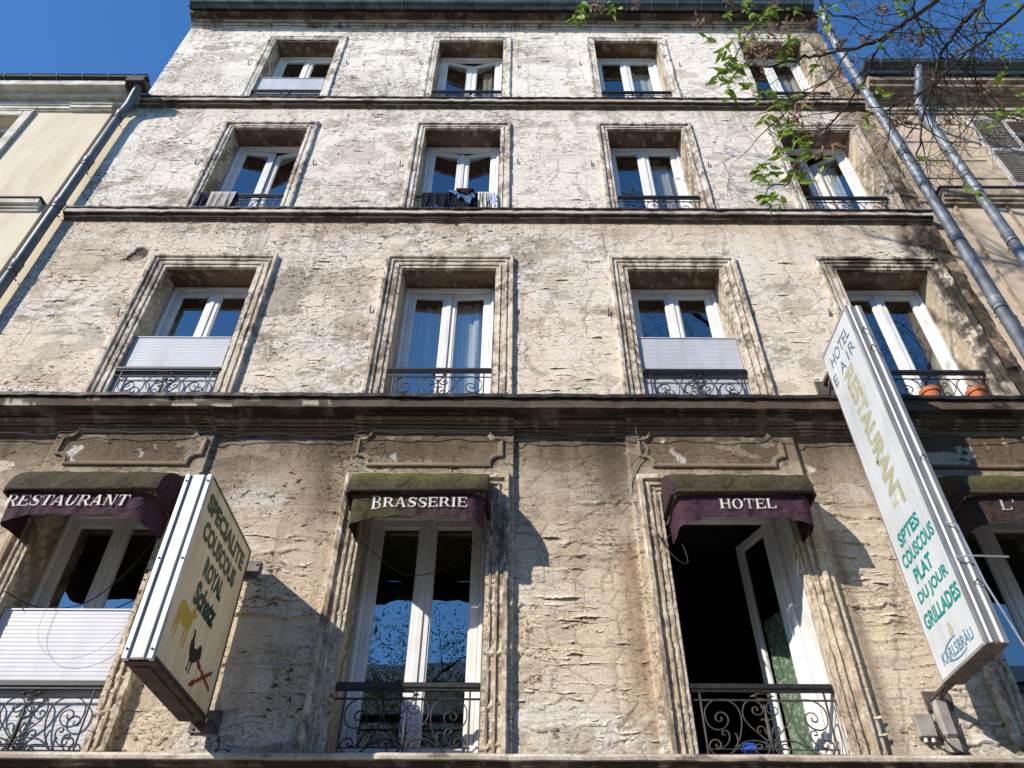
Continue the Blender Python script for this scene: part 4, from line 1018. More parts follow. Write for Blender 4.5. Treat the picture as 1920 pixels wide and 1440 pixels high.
    for poly in serif_text(txt, tw, th, first, italic):
        k += 1; off = .0055 + .0001 * k
        def place(px_, pz_):
            zz = -.155 + pz_ - .0
            q = (-.025 - zz) / (Hv * .87)
            i_f = (px_ + tcx + hx - r) / (2 * hx - 2 * r) * n + 11
            wv = .007 * math.sin(i_f * .55 + 2 * math.sin(i_f * .21)) * q + .004 * math.sin(i_f * 1.7 + q * 3) * q
            return (px_ + tcx, -py * (1 - .06 * q) + wv - off, zz)
        le.poly([place(*p) for p in poly])
    le.build('lettering', M['t_white'], t)
    return t
make_awning(-4.27, -2.99, 'dark plum awning reading RESTAURANT, leftmost of the row', 'RESTAURANT', 1.02, .095, -.085, 0, 1.05, .22)
make_awning(-1.415, -.24, 'moss-stained green awning reading BRASSERIE over the tall closed window', 'BRASSERIE', .80, .085, .03, 1, 1.35)
make_awning(1.30, 2.49, 'purple awning reading HOTEL over the open window', 'HOTEL', .47, .088, .015, 2, 1.0)
make_awning(3.72, 4.94, "mossy plum awning starting with L', cut off at the right behind the tall sign", "L'", .14, .09, -.27, 3, 1.0)

# ================================================================== SIGNS
def font_mesh(txt, size, bold=0.0, squeeze=1.0, shear=0.0):
    cu = bpy.data.curves.new('txt', 'FONT'); cu.body = txt; cu.size = size; cu.align_x = 'CENTER'; cu.offset = bold; cu.shear = shear; cu.resolution_u = 3; cu.fill_mode = 'FRONT'; cu.dimensions = '2D'
    o = bpy.data.objects.new('txt', cu); C.objects.link(o)
    dg = bpy.context.evaluated_depsgraph_get(); me = bpy.data.meshes.new_from_object(o.evaluated_get(dg))
    bpy.data.objects.remove(o); bpy.data.curves.remove(cu)
    return me
def put_text(parent, txt, size, origin, ux, uy, mt, width=None, height=None, bold=0.0, shear=0, name='lettering'):
    me = font_mesh(txt, size, bold, 1, shear); me.name = name
    co = np.zeros(len(me.vertices) * 3, np.float32); me.vertices.foreach_get('co', co); co = co.reshape(-1, 3)
    w0 = co[:, 0].max() - co[:, 0].min(); h0 = co[:, 1].max() - co[:, 1].min()
    sx = width / w0 if width else 1; sy = height / h0 if height else sx
    cx0 = (co[:, 0].max() + co[:, 0].min()) / 2; y0 = co[:, 1].min()
    ux = np.array(ux); uy = np.array(uy); o0 = np.array(origin)
    V = o0 + np.outer((co[:, 0] - cx0) * sx, ux) + np.outer((co[:, 1] - y0) * sy, uy)
    me.vertices.foreach_set('co', V.astype(np.float32).ravel()); me.materials.clear(); me.materials.append(M[mt]); me.update()
    return link(name, me, parent)
# ---- left sign
LX0, LX1, LY0, LY1, LZ0, LZ1 = -2.385, -2.195, -1.23, -.15, 3.485, 4.845
sg = thing('projecting_sign', 'cream projecting sign reading SPECIALITE COUSCOUS ROYAL with animal pictures, between the first two windows', 'sign')
m = MB(); m.box(LX0 + .002, LX1 - .002, LY0 + .02, LY1, LZ0 + .02, LZ1 - .002); m.build('case', M['sign_cream'], sg)
m = MB()
for x in (LX0, LX1 - .034): m.box(x, x + .034, LY0 - .012, LY0 + .03, LZ0, LZ1, .004)
m.build('edge_profile', M['alu'], sg)
m = MB(); m.box(LX0 + .056, LX1 - .056, LY0 - .010, LY0 + .02, LZ0 + .005, LZ1 - .005, .003); m.build('edge_strip', M['alu_white'], sg)
m = MB(); m.box(LX0 + .034, LX0 + .056, LY0 + .004, LY0 + .02, LZ0 + .005, LZ1 - .005); m.box(LX1 - .056, LX1 - .034, LY0 + .004, LY0 + .02, LZ0 + .005, LZ1 - .005); m.build('edge_channel', M['alu_grey'], sg)
m = MB(); m.box(LX0, LX1, LY0 + .03, LY1 + .004, LZ0 - .004, LZ0 + .018, .003); m.box(LX0 + .05, LX1 - .05, LY0 + .1, LY1 - .1, LZ0 - .014, LZ0 - .003, .003); m.build('underside', M['rust'], sg)
m = MB()
for z in (LZ0 + .02, LZ1 - .012): m.box(LX1 - .012, LX1 + .004, LY0 + .03, LY1 + .004, z - .002, z + .012)
m.box(LX1 - .012, LX1 + .004, LY1 - .01, LY1 + .006, LZ0 + .032, LZ1 - .014); m.build('face_frame', M['bracket'], sg)
sm_ = MB(); sm_.tube([(0, 0, 0), (0, -.006, 0)], .008, 8); sme = sm_.mesh('screw', M['rust'])
for z in (LZ0 + .06, (LZ0 + LZ1) / 2, LZ1 - .06):
    for x in (LX0 + .018, LX1 - .018): o = link('screw', sme, sg); o.location = (x, LY0 - .012, z)
for z in (LZ0 + .02, LZ1 - .12):
    m = MB(); m.box(LX1 - .14, LX1 - .09, LY1, .0, z, z + .05, .003); m.box(LX1 - .16, LX1 + .06, -.022, -.008, z - .06, z + .10, .003)
    for dx in (-.13, .03): m.tube([(LX1 + dx, -.022, z + .07), (LX1 + dx, -.034, z + .07)], .010, 6); m.tube([(LX1 + dx, -.022, z - .03), (LX1 + dx, -.034, z - .03)], .010, 6)
    m.build('wall_bracket', M['bracket'], sg)
FX = LX1 - .0005; ux = (0, 1, 0); uz = (0, 0, 1); yc = (LY0 + LY1) / 2
put_text(sg, 'SPECIALITE', .2, (FX, yc - .01, 4.60), ux, uz, 't_green', .92, .150, bold=.013)
put_text(sg, 'COUSCOUS', .2, (FX, yc - .02, 4.41), ux, uz, 't_green', .78, .150, bold=.013)
put_text(sg, 'ROYAL', .2, (FX, yc - .01, 4.215), ux, uz, 't_green', .42, .155, bold=.013)
put_text(sg, 'Schatz', .2, (FX, yc - .02, 4.00), ux, uz, 't_green', .46, .18, bold=.013, shear=.12)
def sil(parent, pts, ox, oz, s, mt, name):
    mb = MB(); mb.poly([(FX, ox + a * s, oz + b * s) for a, b in pts]); o = mb.build(name, M[mt], parent)
    return o
goat = [(.08, .55), (.14, .72), (.30, .78), (.62, .70), (.74, .78), (.80, .94), (.86, .92), (.90, .86), (1.0, .78), (.97, .70), (.86, .68), (.84, .50), (.78, .40), (.78, .02), (.72, .02), (.71, .36), (.66, .38), (.65, .04), (.59, .04), (.58, .36), (.44, .34), (.30, .38), (.26, .24), (.25, .02), (.19, .02), (.19, .30), (.14, .26), (.12, .06), (.06, .06), (.07, .34)]
sil(sg, goat, -1.13, 3.70, .34, 't_yellow', 'goat_picture')
cock = [(.10, .62), (.16, .80), (.12, .98), (.20, 1.02), (.26, .92), (.30, .80), (.42, .62), (.60, .66), (.74, .84), (.90, .80), (.96, .60), (.90, .38), (.84, .52), (.78, .42), (.66, .34), (.54, .28), (.50, .06), (.56, .0), (.40, .0), (.44, .08), (.44, .26), (.36, .26), (.34, .06), (.38, 0), (.22, 0), (.28, .08), (.28, .30), (.16, .42)]
sil(sg, cock, -.80, 3.62, .27, 't_dark', 'rooster_picture')
for k_, (a0, b0, a1, b1) in enumerate(((-.62, 3.56, -.24, 3.80), (-.60, 3.74, -.22, 3.66))):
    mb = MB(); d = Vector((a1 - a0, b1 - b0)).normalized(); nn = Vector((-d.y, d.x)); L = math.hypot(a1 - a0, b1 - b0); fx = FX + .0006 * (k_ + 1)
    pts = [(0, -.006), (.05, -.02), (.10, -.02), (.12, -.005)]
    N_ = 6
    for q in range(N_): u = .16 + (L - .18) * q / N_; pts += [(u, -.022), (u + .022, -.006)]
    pts += [(L, 0)]
    for q in reversed(range(N_)): u = .16 + (L - .18) * q / N_; pts += [(u + .022, .006), (u, .022)]
    pts += [(.12, .005), (.10, .02), (.05, .02), (0, .006)]
    mb.poly([(fx, a0 + d.x * u + nn.x * v, b0 + d.y * u + nn.y * v) for u, v in pts]); mb.build('skewer_picture', M['t_red'], sg)
# ---- right sign
RX0, RX1, RY0, RY1, RZ0, RZ1 = 3.055, 3.205, -.985, -.29, 3.715, 6.975
sg2 = thing('projecting_sign', 'tall white projecting sign reading HOTEL RESTAURANT and couscous menu lines, at right', 'sign')
m = MB(); m.box(RX0 + .004, RX1 - .004, RY0 + .03, RY1 - .004, RZ0 + .02, RZ1 - .004); m.build('case', M['sign_white'], sg2)
m = MB()
m.box(RX0, RX0 + .006, RY1 - .02, RY1, RZ0, RZ1); m.box(RX0 - .002, RX0 + .006, RY0 + .03, RY1, RZ1 - .02, RZ1 + .002); m.box(RX0 - .002, RX0 + .006, RY0 + .03, RY1, RZ0, RZ0 + .02)
m.box(RX0 - .001, RX0 + .006, RY0 + .0, RY0 + .03, RZ0, RZ1)
m.build('face_frame', M['alu'], sg2)
m = MB()
for x in (RX0 + .026, RX0 + .100): m.box(x, x + .017, RY0 - .006, RY0 + .03, RZ0 + .005, RZ1 - .005, .002)
m.build('edge_strip', M['alu_white'], sg2)
m = MB(); m.box(RX0 + .006, RX0 + .026, RY0, RY0 + .03, RZ0 + .002, RZ1 - .002); m.box(RX0 + .043, RX0 + .100, RY0 + .006, RY0 + .03, RZ0 + .005, RZ1 - .005); m.box(RX0 + .117, RX1, RY0, RY0 + .03, RZ0 + .002, RZ1 - .002); m.build('edge_channel', M['alu_grey'], sg2)
m = MB(); m.box(RX0, RX1, RY0 + .002, RY1, RZ0 - .004, RZ0 + .016, .002); m.build('underside', M['bracket'], sg2)
for z in (RZ0 - .01, RZ1 - .14):
    m = MB(); m.box(RX0 + .05, RX0 + .085, RY1 - .02, -.01, z - .0, z + .045, .003); m.tube([(RX0 + .07, -.012, z - .16 if z > 5 else z - .02), (RX0 + .06, RY1, z + .02)], .016, 6)
    m.box(RX0 - .03, RX0 + .17, -.024, -.006, z - .22 if z > 5 else z - .08, z + .06, .003); m.build('wall_bracket', M['bracket'], sg2)
for z, x in ((6.62, .06), (6.40, .07), (5.20, .09), (4.14, .09)):
    m = MB()
    m.tube([(RX0 + x, RY0, z), (RX0 + x, RY0 - .05, z + .01), (RX0 + x + .012, RY0 - .06, z - .035)], .005, 5); m.build('tube_clip', M['iron'], sg2)
m = MB(); m.tube([(RX0 + .07, RY0 - .01, 4.62), (RX0 + .10, RY0 - .07, 4.56), (RX0 + .11, RY0 - .08, 4.1), (RX0 + .16, RY0 - .12, 3.62)], .007, 6); m.build('loose_rod', M['alu'], sg2)
m = MB(); m.tube([(RX0 + .02, RY0 - .02, 4.33), (RX0 + .12, RY0 - .06, 4.32), (RX0 + .34, RY0 - .10, 4.29)], .007, 6); m.build('loose_rod', M['alu'], sg2)
FX2 = RX0 + .0025; uxr = (0, -1, 0); yr = (RY0 + RY1) / 2
put_text(sg2, 'HOTEL', .2, (FX2, yr, 6.70), uxr, uz, 't_navy', .47, .135, bold=.002)
put_text(sg2, 'E', .2, (FX2, yr + .26, 6.52), uxr, uz, 't_navy', .085, .12, bold=.002)
put_text(sg2, 'A', .2, (FX2, yr + .06, 6.52), uxr, uz, 't_navy', .12, .12, bold=.002)
put_text(sg2, 'I', .2, (FX2, yr - .08, 6.53), uxr, uz, 't_navy', .022, .11)
put_text(sg2, 'R', .2, (FX2, yr - .19, 6.53), uxr, uz, 't_navy', .11, .12)
put_text(sg2, 'RESTAURANT', .2, (FX2, yr + .12, 5.74), (0, 0, -1), (0, -1, 0), 't_gold', 1.50, .22, bold=.009)
for txt, z, w in (('SPTES', 4.74, .38), ('COUSCOUS', 4.575, .56), ('PLAT', 4.41, .30), ('DU JOUR', 4.245, .50), ('GRILLADES', 4.08, .58)):
    put_text(sg2, txt, .2, (FX2, yr + (.04 if w < .45 else 0), z), uxr, uz, 't_teal', w, .118, bold=.007)
put_text(sg2, 'KARLSBR\u00c4U', .2, (FX2, yr, 3.80), uxr, uz, 't_blue', .48, .10, bold=.004)
mb = MB(); pr = None
for k in range(24):
    a = R(20 + 290 * k / 24); b = R(20 + 290 * (k + 1) / 24); wv = .004 + .010 * math.sin(math.pi * k / 24)
    q = [(FX2 - .0012, yr - (.19) * math.cos(a), 3.845 + .075 * math.sin(a)), (FX2 - .0012, yr - .19 * math.cos(b), 3.845 + .075 * math.sin(b)), (FX2 - .0012, yr - (.19 - wv) * math.cos(b), 3.845 + (.075 - wv) * math.sin(b)), (FX2 - .0012, yr - (.19 - wv) * math.cos(a), 3.845 + (.075 - wv) * math.sin(a))]
    if 4 < k < 12 or 15 < k: mb.poly(q)
mb.build('emblem_ring', M['t_blue'], sg2)
mb = MB(); mb.poly([(FX2, yr + a * .07 , 3.93 + b * .09) for a, b in ((-.3, 0), (.3, 0), (.5, .4), (.25, .6), (.35, 1), (-.1, 1.05), (-.35, .7), (-.5, .35))]); mb.build('emblem_crest', M['t_gold'], sg2)

# ================================================================== PRIVACY PANELS, LAUNDRY, POTS
def ribbed(name, xa, xc, z0, z1, label, pitch=.022, shade=1):
    n = int((z1 - z0) / pitch); rows = []
    for k in range(n):
        z = z0 + (z1 - z0) * k / n; d = (z1 - z0) / n
        for (dy, dz) in ((0, 0), (-.0022, .12), (-.0022, .88), (0, 1.0)): rows.append((dy, z + dz * d))
    mb = MB(); mb.quadgrid([[(xa, .03 + dy, z) for dy, z in rows], [(xc, .03 + dy, z) for dy, z in rows]], flip=False)
    mb.box(xa, xc, .034, .045, z0, z1); mb.box(xa, xc, .018, .046, z1, z1 + .012)
    o = mb.build(name, M['pvc_panel']); tag(o, label, 'privacy screen', 'white privacy screens behind the railings'); return o
ribbed('privacy_screen', OPX[0][0] + .01, OPX[0][1] - .01, 3.34, 4.40, 'large white ribbed screen in the lowest left window under the RESTAURANT awning', .033)
ribbed('privacy_screen', OPX[0][0] + .01, OPX[0][1] - .01, 6.56, 7.535, 'white screen behind the railing of the second-row left window, above the RESTAURANT awning', .024)
ribbed('privacy_screen', OPX[2][0] + .01, OPX[2][1] - .01, 6.56, 7.555, 'white screen in the second-row window above the HOTEL awning', .02)
ribbed('privacy_screen', OPX[0][0] + .01, OPX[0][1] - .01, 12.65, 13.44, 'white screen in the top left window under the roof', .03)
def laundry(x0, x1, ztop, drop, mt, label, jag=.05, seed=0, y=-.04, lean=0.0):
    rd = random.Random(seed); n = 26; m_ = 12; rows = []
    ph = [rd.uniform(0, 6) for _ in range(4)]
    for i in range(n + 1):
        t = i / n; x = x0 + (x1 - x0) * t; row = []
        d = drop * (1 + jag * 3 * math.sin(t * 7 + ph[0]) + jag * 2 * math.sin(t * 17 + ph[1]))
        fold = lambda q: .018 * math.sin(t * 21 + ph[2] + q) + .010 * math.sin(t * 43 + ph[3])
        for k in range(4): row.append((x, .03, ztop - d * .5 * (1 - k / 4)))
        row.append((x, .016, ztop + .012)); row.append((x, -.012, ztop + .020)); row.append((x, y, ztop + .010))
        for k in range(1, m_ + 1):
            q = k / m_
            row.append((x + lean * q + .02 * math.sin(q * 3 + t * 8) * q, y - abs(.006 + fold(q * 1.2) * (.3 + q)), ztop - d * q + .012 * math.sin(t * 30 + ph[1])))
        rows.append(row)
    mb = MB(); mb.quadgrid(rows); o = mb.build('laundry', M[mt], smooth=True); tag(o, label, 'laundry', 'laundry hung over the railings'); return o
zt = RTOP[2]
laundry(-3.99, -3.66, zt, .46, 'cloth_grey', 'grey crumpled cloth hanging from the railing of the left window, third row', .03, 1, -.05)
laundry(-4.12, -4.00, zt, .40, 'cloth_violet', 'dark violet rag bundled at the left end of the railing beside the grey cloth', .03, 2, -.045)
laundry(-1.24, -.88, zt, .34, 'cloth_black', 'black garment hanging at the left of the middle-left railing, third row', .05, 3, -.05)
laundry(-.86, -.52, zt - .012, .42, 'cloth_black', 'wide black garment hanging in the middle of the railing below the blue one', .08, 4, -.05)
laundry(-.90, -.62, zt + .004, .20, 'cloth_blue', 'blue patterned garment hanging over the black one on the railing', .12, 5, -.085, .10)
laundry(-.80, -.57, zt + .022, .09, 'cloth_red', 'small dark red garment folded over the middle of the railing', .12, 6, -.105)
laundry(-.52, -.38, zt + .006, .40, 'cloth_cream', 'cream cloth hanging beside the black laundry on the railing', .03, 7, -.06)
laundry(-.375, -.28, zt + .008, .34, 'cloth_pale', 'pale blue-white cloth at the right end of the laundry railing', .05, 8, -.055, .02)
def pot(x, label):
    t = thing('flowerpot', label, 'flowerpot', (x, -.10, 6.485), 'terracotta pots behind the right railing')
    mb = MB(); rows = []
    for k in range(25):
        a = 2 * math.pi * k / 24
        rows.append([(r_ * math.cos(a), r_ * math.sin(a), z) for r_, z in ((.0, 0), (.062, 0), (.085, .165), (.096, .165), (.100, .21), (.088, .212), (.084, .17), (0, .17))])
    mb.quadgrid(rows); mb.build('pot', M['terracotta'], t, smooth=False)
    mb = MB()
    for k in range(7):
        a = k * .9; mb.tube([(0.03 * math.cos(a), .03 * math.sin(a), .2), (.05 * math.cos(a), .05 * math.sin(a), .27), (.09 * math.cos(a), .08 * math.sin(a), .29)], .003, 4)
    mb.build('dry_stem', M['cable_grey'], t)
pot(4.10, 'left terracotta flowerpot on the ledge behind the right railing'); pot(4.56, 'right terracotta flowerpot on the ledge next to the end post of the railing')
mb = MB(); mb.bevbox(0, .11, -.03, .03, 0, .07, .018); mb.tube([(.11, 0, .03), (.15, .0, .04)], .012, 6); o = mb.build('blue_bottle', M['blue_thing']); o.location = (1.62, .03, 3.335); tag(o, 'small blue plastic object lying on the sill of the open window', 'bottle')

# boxes and cables at the lower right
t = thing('junction_box', 'small grey junction box with two cable glands low on the right wall', 'junction box', (2.955, -.01, 3.50))
mb = MB(); mb.bevbox(-.065, .065, -.05, 0, -.07, .09, .006); mb.build('housing', M['box_grey'], t)
for dx in (-.025, .03): g_ = MB(); g_.tube([(dx, -.025, -.07), (dx, -.025, -.10)], .014, 8); g_.build('cable_gland', M['alu_white'], t)
t = thing('ballast_box', 'long rounded grey electrical box beside the junction box under the tall sign', 'electrical box', (3.11, -.01, 3.40))
mb = MB(); mb.bevbox(-.055, .055, -.075, 0, .02, .31, .022); mb.build('cover', M['box_grey'], t)
mb = MB(); mb.bevbox(-.05, .05, -.065, 0, -.09, .018, .012); mb.build('terminal_cover', M['cable_grey'], t)
def cable(pts, r, mt, label, n=6):
    mb = MB(); mb.tube(cr(pts, 6), r, 5); o = mb.build('cable', M[mt], smooth=True); tag(o, label, 'cable'); return o
cable([(3.11, -.28, 3.73), (3.08, -.10, 3.70), (3.03, -.06, 3.66), (3.02, -.05, 3.55), (3.04, -.09, 3.40), (3.10, -.12, 3.31), (3.17, -.08, 3.33), (3.16, -.05, 3.40)], .007, 'cable', 'black cable looping from the tall sign down around the grey boxes')
cable([(3.02, -.04, 3.40), (3.0, -.08, 3.34), (3.06, -.10, 3.305), (3.13, -.09, 3.31), (3.21, -.08, 3.36)], .006, 'cable', 'black cable curling on the ledge below the junction box')
cable([(-2.16, -.15, 3.50), (-2.13, -.06, 3.44), (-2.10, -.04, 3.36), (-2.11, -.06, 3.30)], .006, 'cable', 'short black cable running down from the left sign to the ledge')
cable([(1.13, -.27, 6.46), (1.14, -.07, 6.16), (1.22, -.065, 6.02), (1.20, -.065, 5.92), (1.10, -.07, 5.80), (1.02, -.06, 5.55), (1.07, -.06, 5.30), (1.20, -.07, 5.10), (1.25, -.08, 4.98)], .0045, 'cable_grey', 'thin grey cable hanging from the ledge past the plaque above HOTEL')
cable([(1.20, -.10, 5.08), (1.24, -.11, 4.95), (1.34, -.11, 4.80), (1.42, -.11, 4.78), (1.40, -.1, 4.95), (1.33, -.1, 5.05), (1.27, -.1, 5.0)], .0045, 'cable', 'coil of thin black cable under the left corner of the HOTEL awning')
n = 60
for a, b, z0, lab in ((WX0, -.05, 6.155, 'thin black cable running along under the main ledge, left part'), (-.05, WX1, 6.15, 'thin black cable running along under the main ledge, right part')):
    pts = []
    for k in range(n + 1):
        x = a + (b - a) * k / n; inb = any(p_ < x < q_ for p_, q_ in BAYS)
        pts.append((x, -.062 - (.045 if inb else 0), z0 - .03 * abs(math.sin(k * .35)) + .008 * math.sin(k * 1.9)))
    cable(pts, .0055, 'cable', lab)
cable([(-1.30, -.12, 4.95), (-1.15, -.02, 4.86), (-1.0, .20, 4.84), (-.8, .25, 4.85), (-.55, .22, 4.95), (-.35, .1, 5.10)], .004, 'cable', 'thin wire sagging across the window under the BRASSERIE awning')
cable([(-4.1, -.1, 4.50), (-3.9, .1, 4.46), (-3.6, .2, 4.55), (-3.3, .12, 4.80), (-3.05, -.05, 5.1)], .005, 'cable', 'black wire sagging across the window under the RESTAURANT awning')
cable([(-3.75, -.02, 4.45), (-3.74, -.03, 4.20), (-3.6, -.03, 4.02), (-3.4, -.03, 3.98), (-3.2, -.03, 4.06), (-3.1, -.02, 4.2)], .0016, 'cable_grey', 'thin looping wire hanging in front of the big white screen')

# ================================================================== DRAINPIPES
def pipe(name, label, pts, r, mt, joints, parent=None):
    t = thing(name, label, 'drainpipe', (pts[-1][0], 0, pts[-1][2]))
    off = Vector(t.location); P = [tuple(Vector(p) - off) for p in pts]
    mb = MB(); mb.tube(P, r, 18); mb.build('pipe', M[mt], t, smooth=True)
    for z in joints:
        # position along polyline
        for a, b in zip(pts[:-1], pts[1:]):
            if min(a[2], b[2]) <= z <= max(a[2], b[2]) and abs(a[2] - b[2]) > .01:
                q = (z - a[2]) / (b[2] - a[2]); c = Vector(a) + (Vector(b) - Vector(a)) * q - off
                j = MB(); j.tube([c + Vector((0, 0, -.06)), c + Vector((0, 0, -.055)), c + Vector((0, 0, .04)), c + Vector((0, 0, .055)), c + Vector((0, 0, .06))], [r + .002, r + .008, r + .008, r + .014, r + .003], 18); j.build('collar', M[mt], t, smooth=True)
                k = MB(); k.tube([c + Vector((0, r, -.12)), c + Vector((0, .12, -.12))], .008, 6); k.tube([c + Vector((math.cos(R(x)) * (r + .005), math.sin(R(x)) * (r + .005), -.12)) for x in range(0, 361, 20)], .006, 4); k.build('clamp', M['rust'], t); break
    return t
pipe('drainpipe', 'grey painted drainpipe on the joint with the cream building at left', [(-5.62, -.33, 12.62), (-5.64, -.28, 12.48), (-5.75, -.14, 12.25), (-5.79, -.12, 12.05), (-5.79, -.12, 0.1)], .058, 'pipe_grey', (12.0, 10.75, 9.78, 8.55, 6.6))
pipe('drainpipe', 'long weathered zinc drainpipe nearest the peeling facade, at the right joint', [(5.28, -.30, 15.42), (5.285, -.24, 15.25), (5.30, -.14, 15.0), (5.30, -.12, 14.8), (5.30, -.12, 0.1)], .064, 'zinc', (14.9, 13.0, 11.1, 9.2, 8.0, 6.2))
pipe('drainpipe', 'second zinc drainpipe, on the beige building under its gutter at right', [(6.06, -.40, 13.02), (6.05, -.34, 12.85), (5.98, -.16, 12.5), (5.95, -.12, 12.3), (5.95, -.12, 0.1)], .062, 'zinc', (12.3, 10.6, 9.2, 7.2))

# ================================================================== LEFT BUILDING
lb = thing('cream_building', 'cream rendered neighbour building with pale cornice at the left edge', 'building')
def lpart(mb, name, mt, **k): return mb.build(name, M[mt] if isinstance(mt, str) else mt, lb, **k)
def extr(prof, x0, x1, name, mt, fn, ret=None):
    mb = MB(); rows = []
    for p, z in prof: rows.append([(x0, -p, z), (x1, -p, z)])
    mb.quadgrid(rows)
    for xx in (x0, x1): mb.poly([(xx, -p, z) for p, z in prof])
    return fn(mb, name, mt)
LW = (-8.35, -7.28); 
m = MB()
def wall_with_holes(mb, x0, x1, z0, z1, y, holes, depth=.25):
    xs = sorted(set([x0, x1] + [v for h in holes for v in h[:2]])); zs = sorted(set([z0, z1] + [v for h in holes for v in h[2:]]))
    for a, b in zip(xs[:-1], xs[1:]):
        for c, d in zip(zs[:-1], zs[1:]):
            if any(h[0] <= a and b <= h[1] and h[2] <= c and d <= h[3] for h in holes): continue
            mb.poly([(a, y, c), (b, y, c), (b, y, d), (a, y, d)])
    for h in holes:
        a, b, c, d = h
        mb.poly([(a, y, c), (a, y, d), (a, y + depth, d), (a, y + depth, c)]); mb.poly([(b, y, c), (b, y + depth, c), (b, y + depth, d), (b, y, d)])
        mb.poly([(a, y, d), (b, y, d), (b, y + depth, d), (a, y + depth, d)]); mb.poly([(a, y, c), (a, y + depth, c), (b, y + depth, c), (b, y, c)])
lh = [(a, a + 1.07, c, d) for a in (-8.35, -10.9) for c, d in ((10.0, 12.05), (6.9, 9.0), (3.8, 5.9))]
wall_with_holes(m, -14, -6.0, 0, 12.6, -.05, lh)
m.poly([(-6.0, -.05, 0), (-6.0, .05, 0), (-6.0, .05, 12.6), (-6.0, -.05, 12.6)]); lpart(m, 'wall', 'cream')
m = MB(); m.box(-6.0 - .02, WX0 - .01, .02, .3, 0, 12.6); lpart(m, 'joint_strip', 'cream')
m = MB(); m.box(-14, WX0 - .01, .6, 11, 0, 12.6); lpart(m, 'rear_body', 'far_wall')
extr([(.05, 12.20), (.075, 12.205), (.075, 12.23), (.10, 12.235), (.10, 12.29), (.12, 12.30), (.12, 12.32), (.05, 12.325)], -14, -6.62, 'lower_moulding', 'cream_trim', lpart)
extr([(.05, 12.20), (.095, 12.205), (.095, 12.23), (.12, 12.235), (.12, 12.29), (.14, 12.30), (.14, 12.32), (.05, 12.325)], -6.62, -6.0, 'lower_moulding', 'cream_trim', lpart)
extr([(.05, 12.33), (.11, 12.335), (.115, 12.42), (.20, 12.425), (.215, 12.49), (.335, 12.495), (.345, 12.60), (.05, 12.61)], -14, -5.82, 'cornice', 'cream_trim', lpart)
gl_ = gutter(lb, -14, -5.50, .35, 12.665, .055, M['lead'], 22)
m = MB(); m.box(-5.80, -5.52, -.40, -.20, 12.50, 12.67, .01); lpart(m, 'hopper', 'lead')
extr([(.05, 9.70), (.075, 9.705), (.075, 9.74), (.10, 9.745), (.10, 9.78), (.14, 9.79), (.15, 9.86), (.05, 9.88)], -14, -6.05, 'string_course', 'cream_trim', lpart)
extr([(.05, 9.862), (.165, 9.868), (.17, 9.885), (.05, 9.90)], -14, -6.03, 'flashing', 'lead', lpart)
m = MB(); m.quadgrid([[(-14, -.3, 12.7), (-14, 5, 16)], [(-5.7, -.3, 12.7), (-5.7, 5, 16)]]); lpart(m, 'roof', 'roof')
for (a, b, c, d) in lh:
    fr = MB(); w = .15; y0 = -.09; y1 = -.048
    fr.box(a - w, a, y0, y1, c, d + w, .01); fr.box(b, b + w, y0, y1, c, d + w, .01); fr.box(a, b, y0, y1 - .001, d, d + w, .01)
    fr.box(b + w - .03, b + w + .004, y0 - .012, y0 + .002, c, d + w, .004); fr.box(a - w, b + w - .032, y0 - .012, y0 + .002, d + w - .03, d + w + .004, .004)
    wn_ = lpart(fr, 'window', 'cream_trim')
    s = MB(); yy = .12
    for x0_, x1_ in ((a, a + .07), ((a + b) / 2 - .06, (a + b) / 2 + .06), (b - .07, b)): s.box(x0_, x1_, yy, yy + .05, c, d, .005)
    for x0_, x1_ in ((a + .07, (a + b) / 2 - .06), ((a + b) / 2 + .06, b - .07)): s.box(x0_, x1_, yy + .002, yy + .048, d - .08, d); s.box(x0_, x1_, yy + .002, yy + .048, c, c + .09); s.box(x0_, x1_, yy + .005, yy + .045, c + 1.1, c + 1.15)
    s.build('sash', M['pvc'], wn_)
    s = MB(); s.poly([(a, yy + .03, c), (b, yy + .03, c), (b, yy + .03, d), (a, yy + .03, d)]); s.build('pane', M['glass'], wn_)
    s = MB(); s.box(a - .1, b + .1, .22, .58, c - .1, d + .1); 
    s = MB(); s.poly([(a - .1, .58, c - .1), (b + .1, .58, c - .1), (b + .1, .58, d + .1), (a - .1, .58, d + .1)]); s.build('dark_backing', M['room'], wn_)  # dark sheet added behind the pane in place of an unlit room

# ================================================================== RIGHT BUILDING
rb = thing('beige_building', 'beige neighbour building with dark gutter and louvred shutter at the upper right', 'building')
def rpart(mb, name, mt, **k): return mb.build(name, M[mt] if isinstance(mt, str) else mt, rb, **k)
RXL = 5.36
rh = [(7.20, 8.25, 10.35, 12.15), (7.20, 8.25, 6.9, 9.0), (10.4, 11.45, 10.35, 12.15)]
m = MB(); wall_with_holes(m, RXL, 16, 0, 13.0, 0.0, rh, .28); rpart(m, 'wall', 'beige')
m = MB(); m.box(WX1 + .004, RXL + .02, .04, .3, 0, 13.0); rpart(m, 'joint_strip', 'beige')
m = MB(); m.box(WX1 + .004, 16, .7, 11, 0, 13.0); rpart(m, 'rear_body', 'far_wall')
m = MB()
for k, z in enumerate((12.03, 11.55, 11.06, 10.62)):
    m.box(RXL + .01, 6.50 if k < 3 else 6.9, -.012, .002, z, z + .018, .003)
rpart(m, 'joint_moulding', 'beige_trim')
extr([(0, 12.33), (.03, 12.335), (.03, 12.38), (.05, 12.385), (.05, 12.42), (0, 12.43)], RXL, 16, 'lower_moulding', 'beige_trim', rpart)
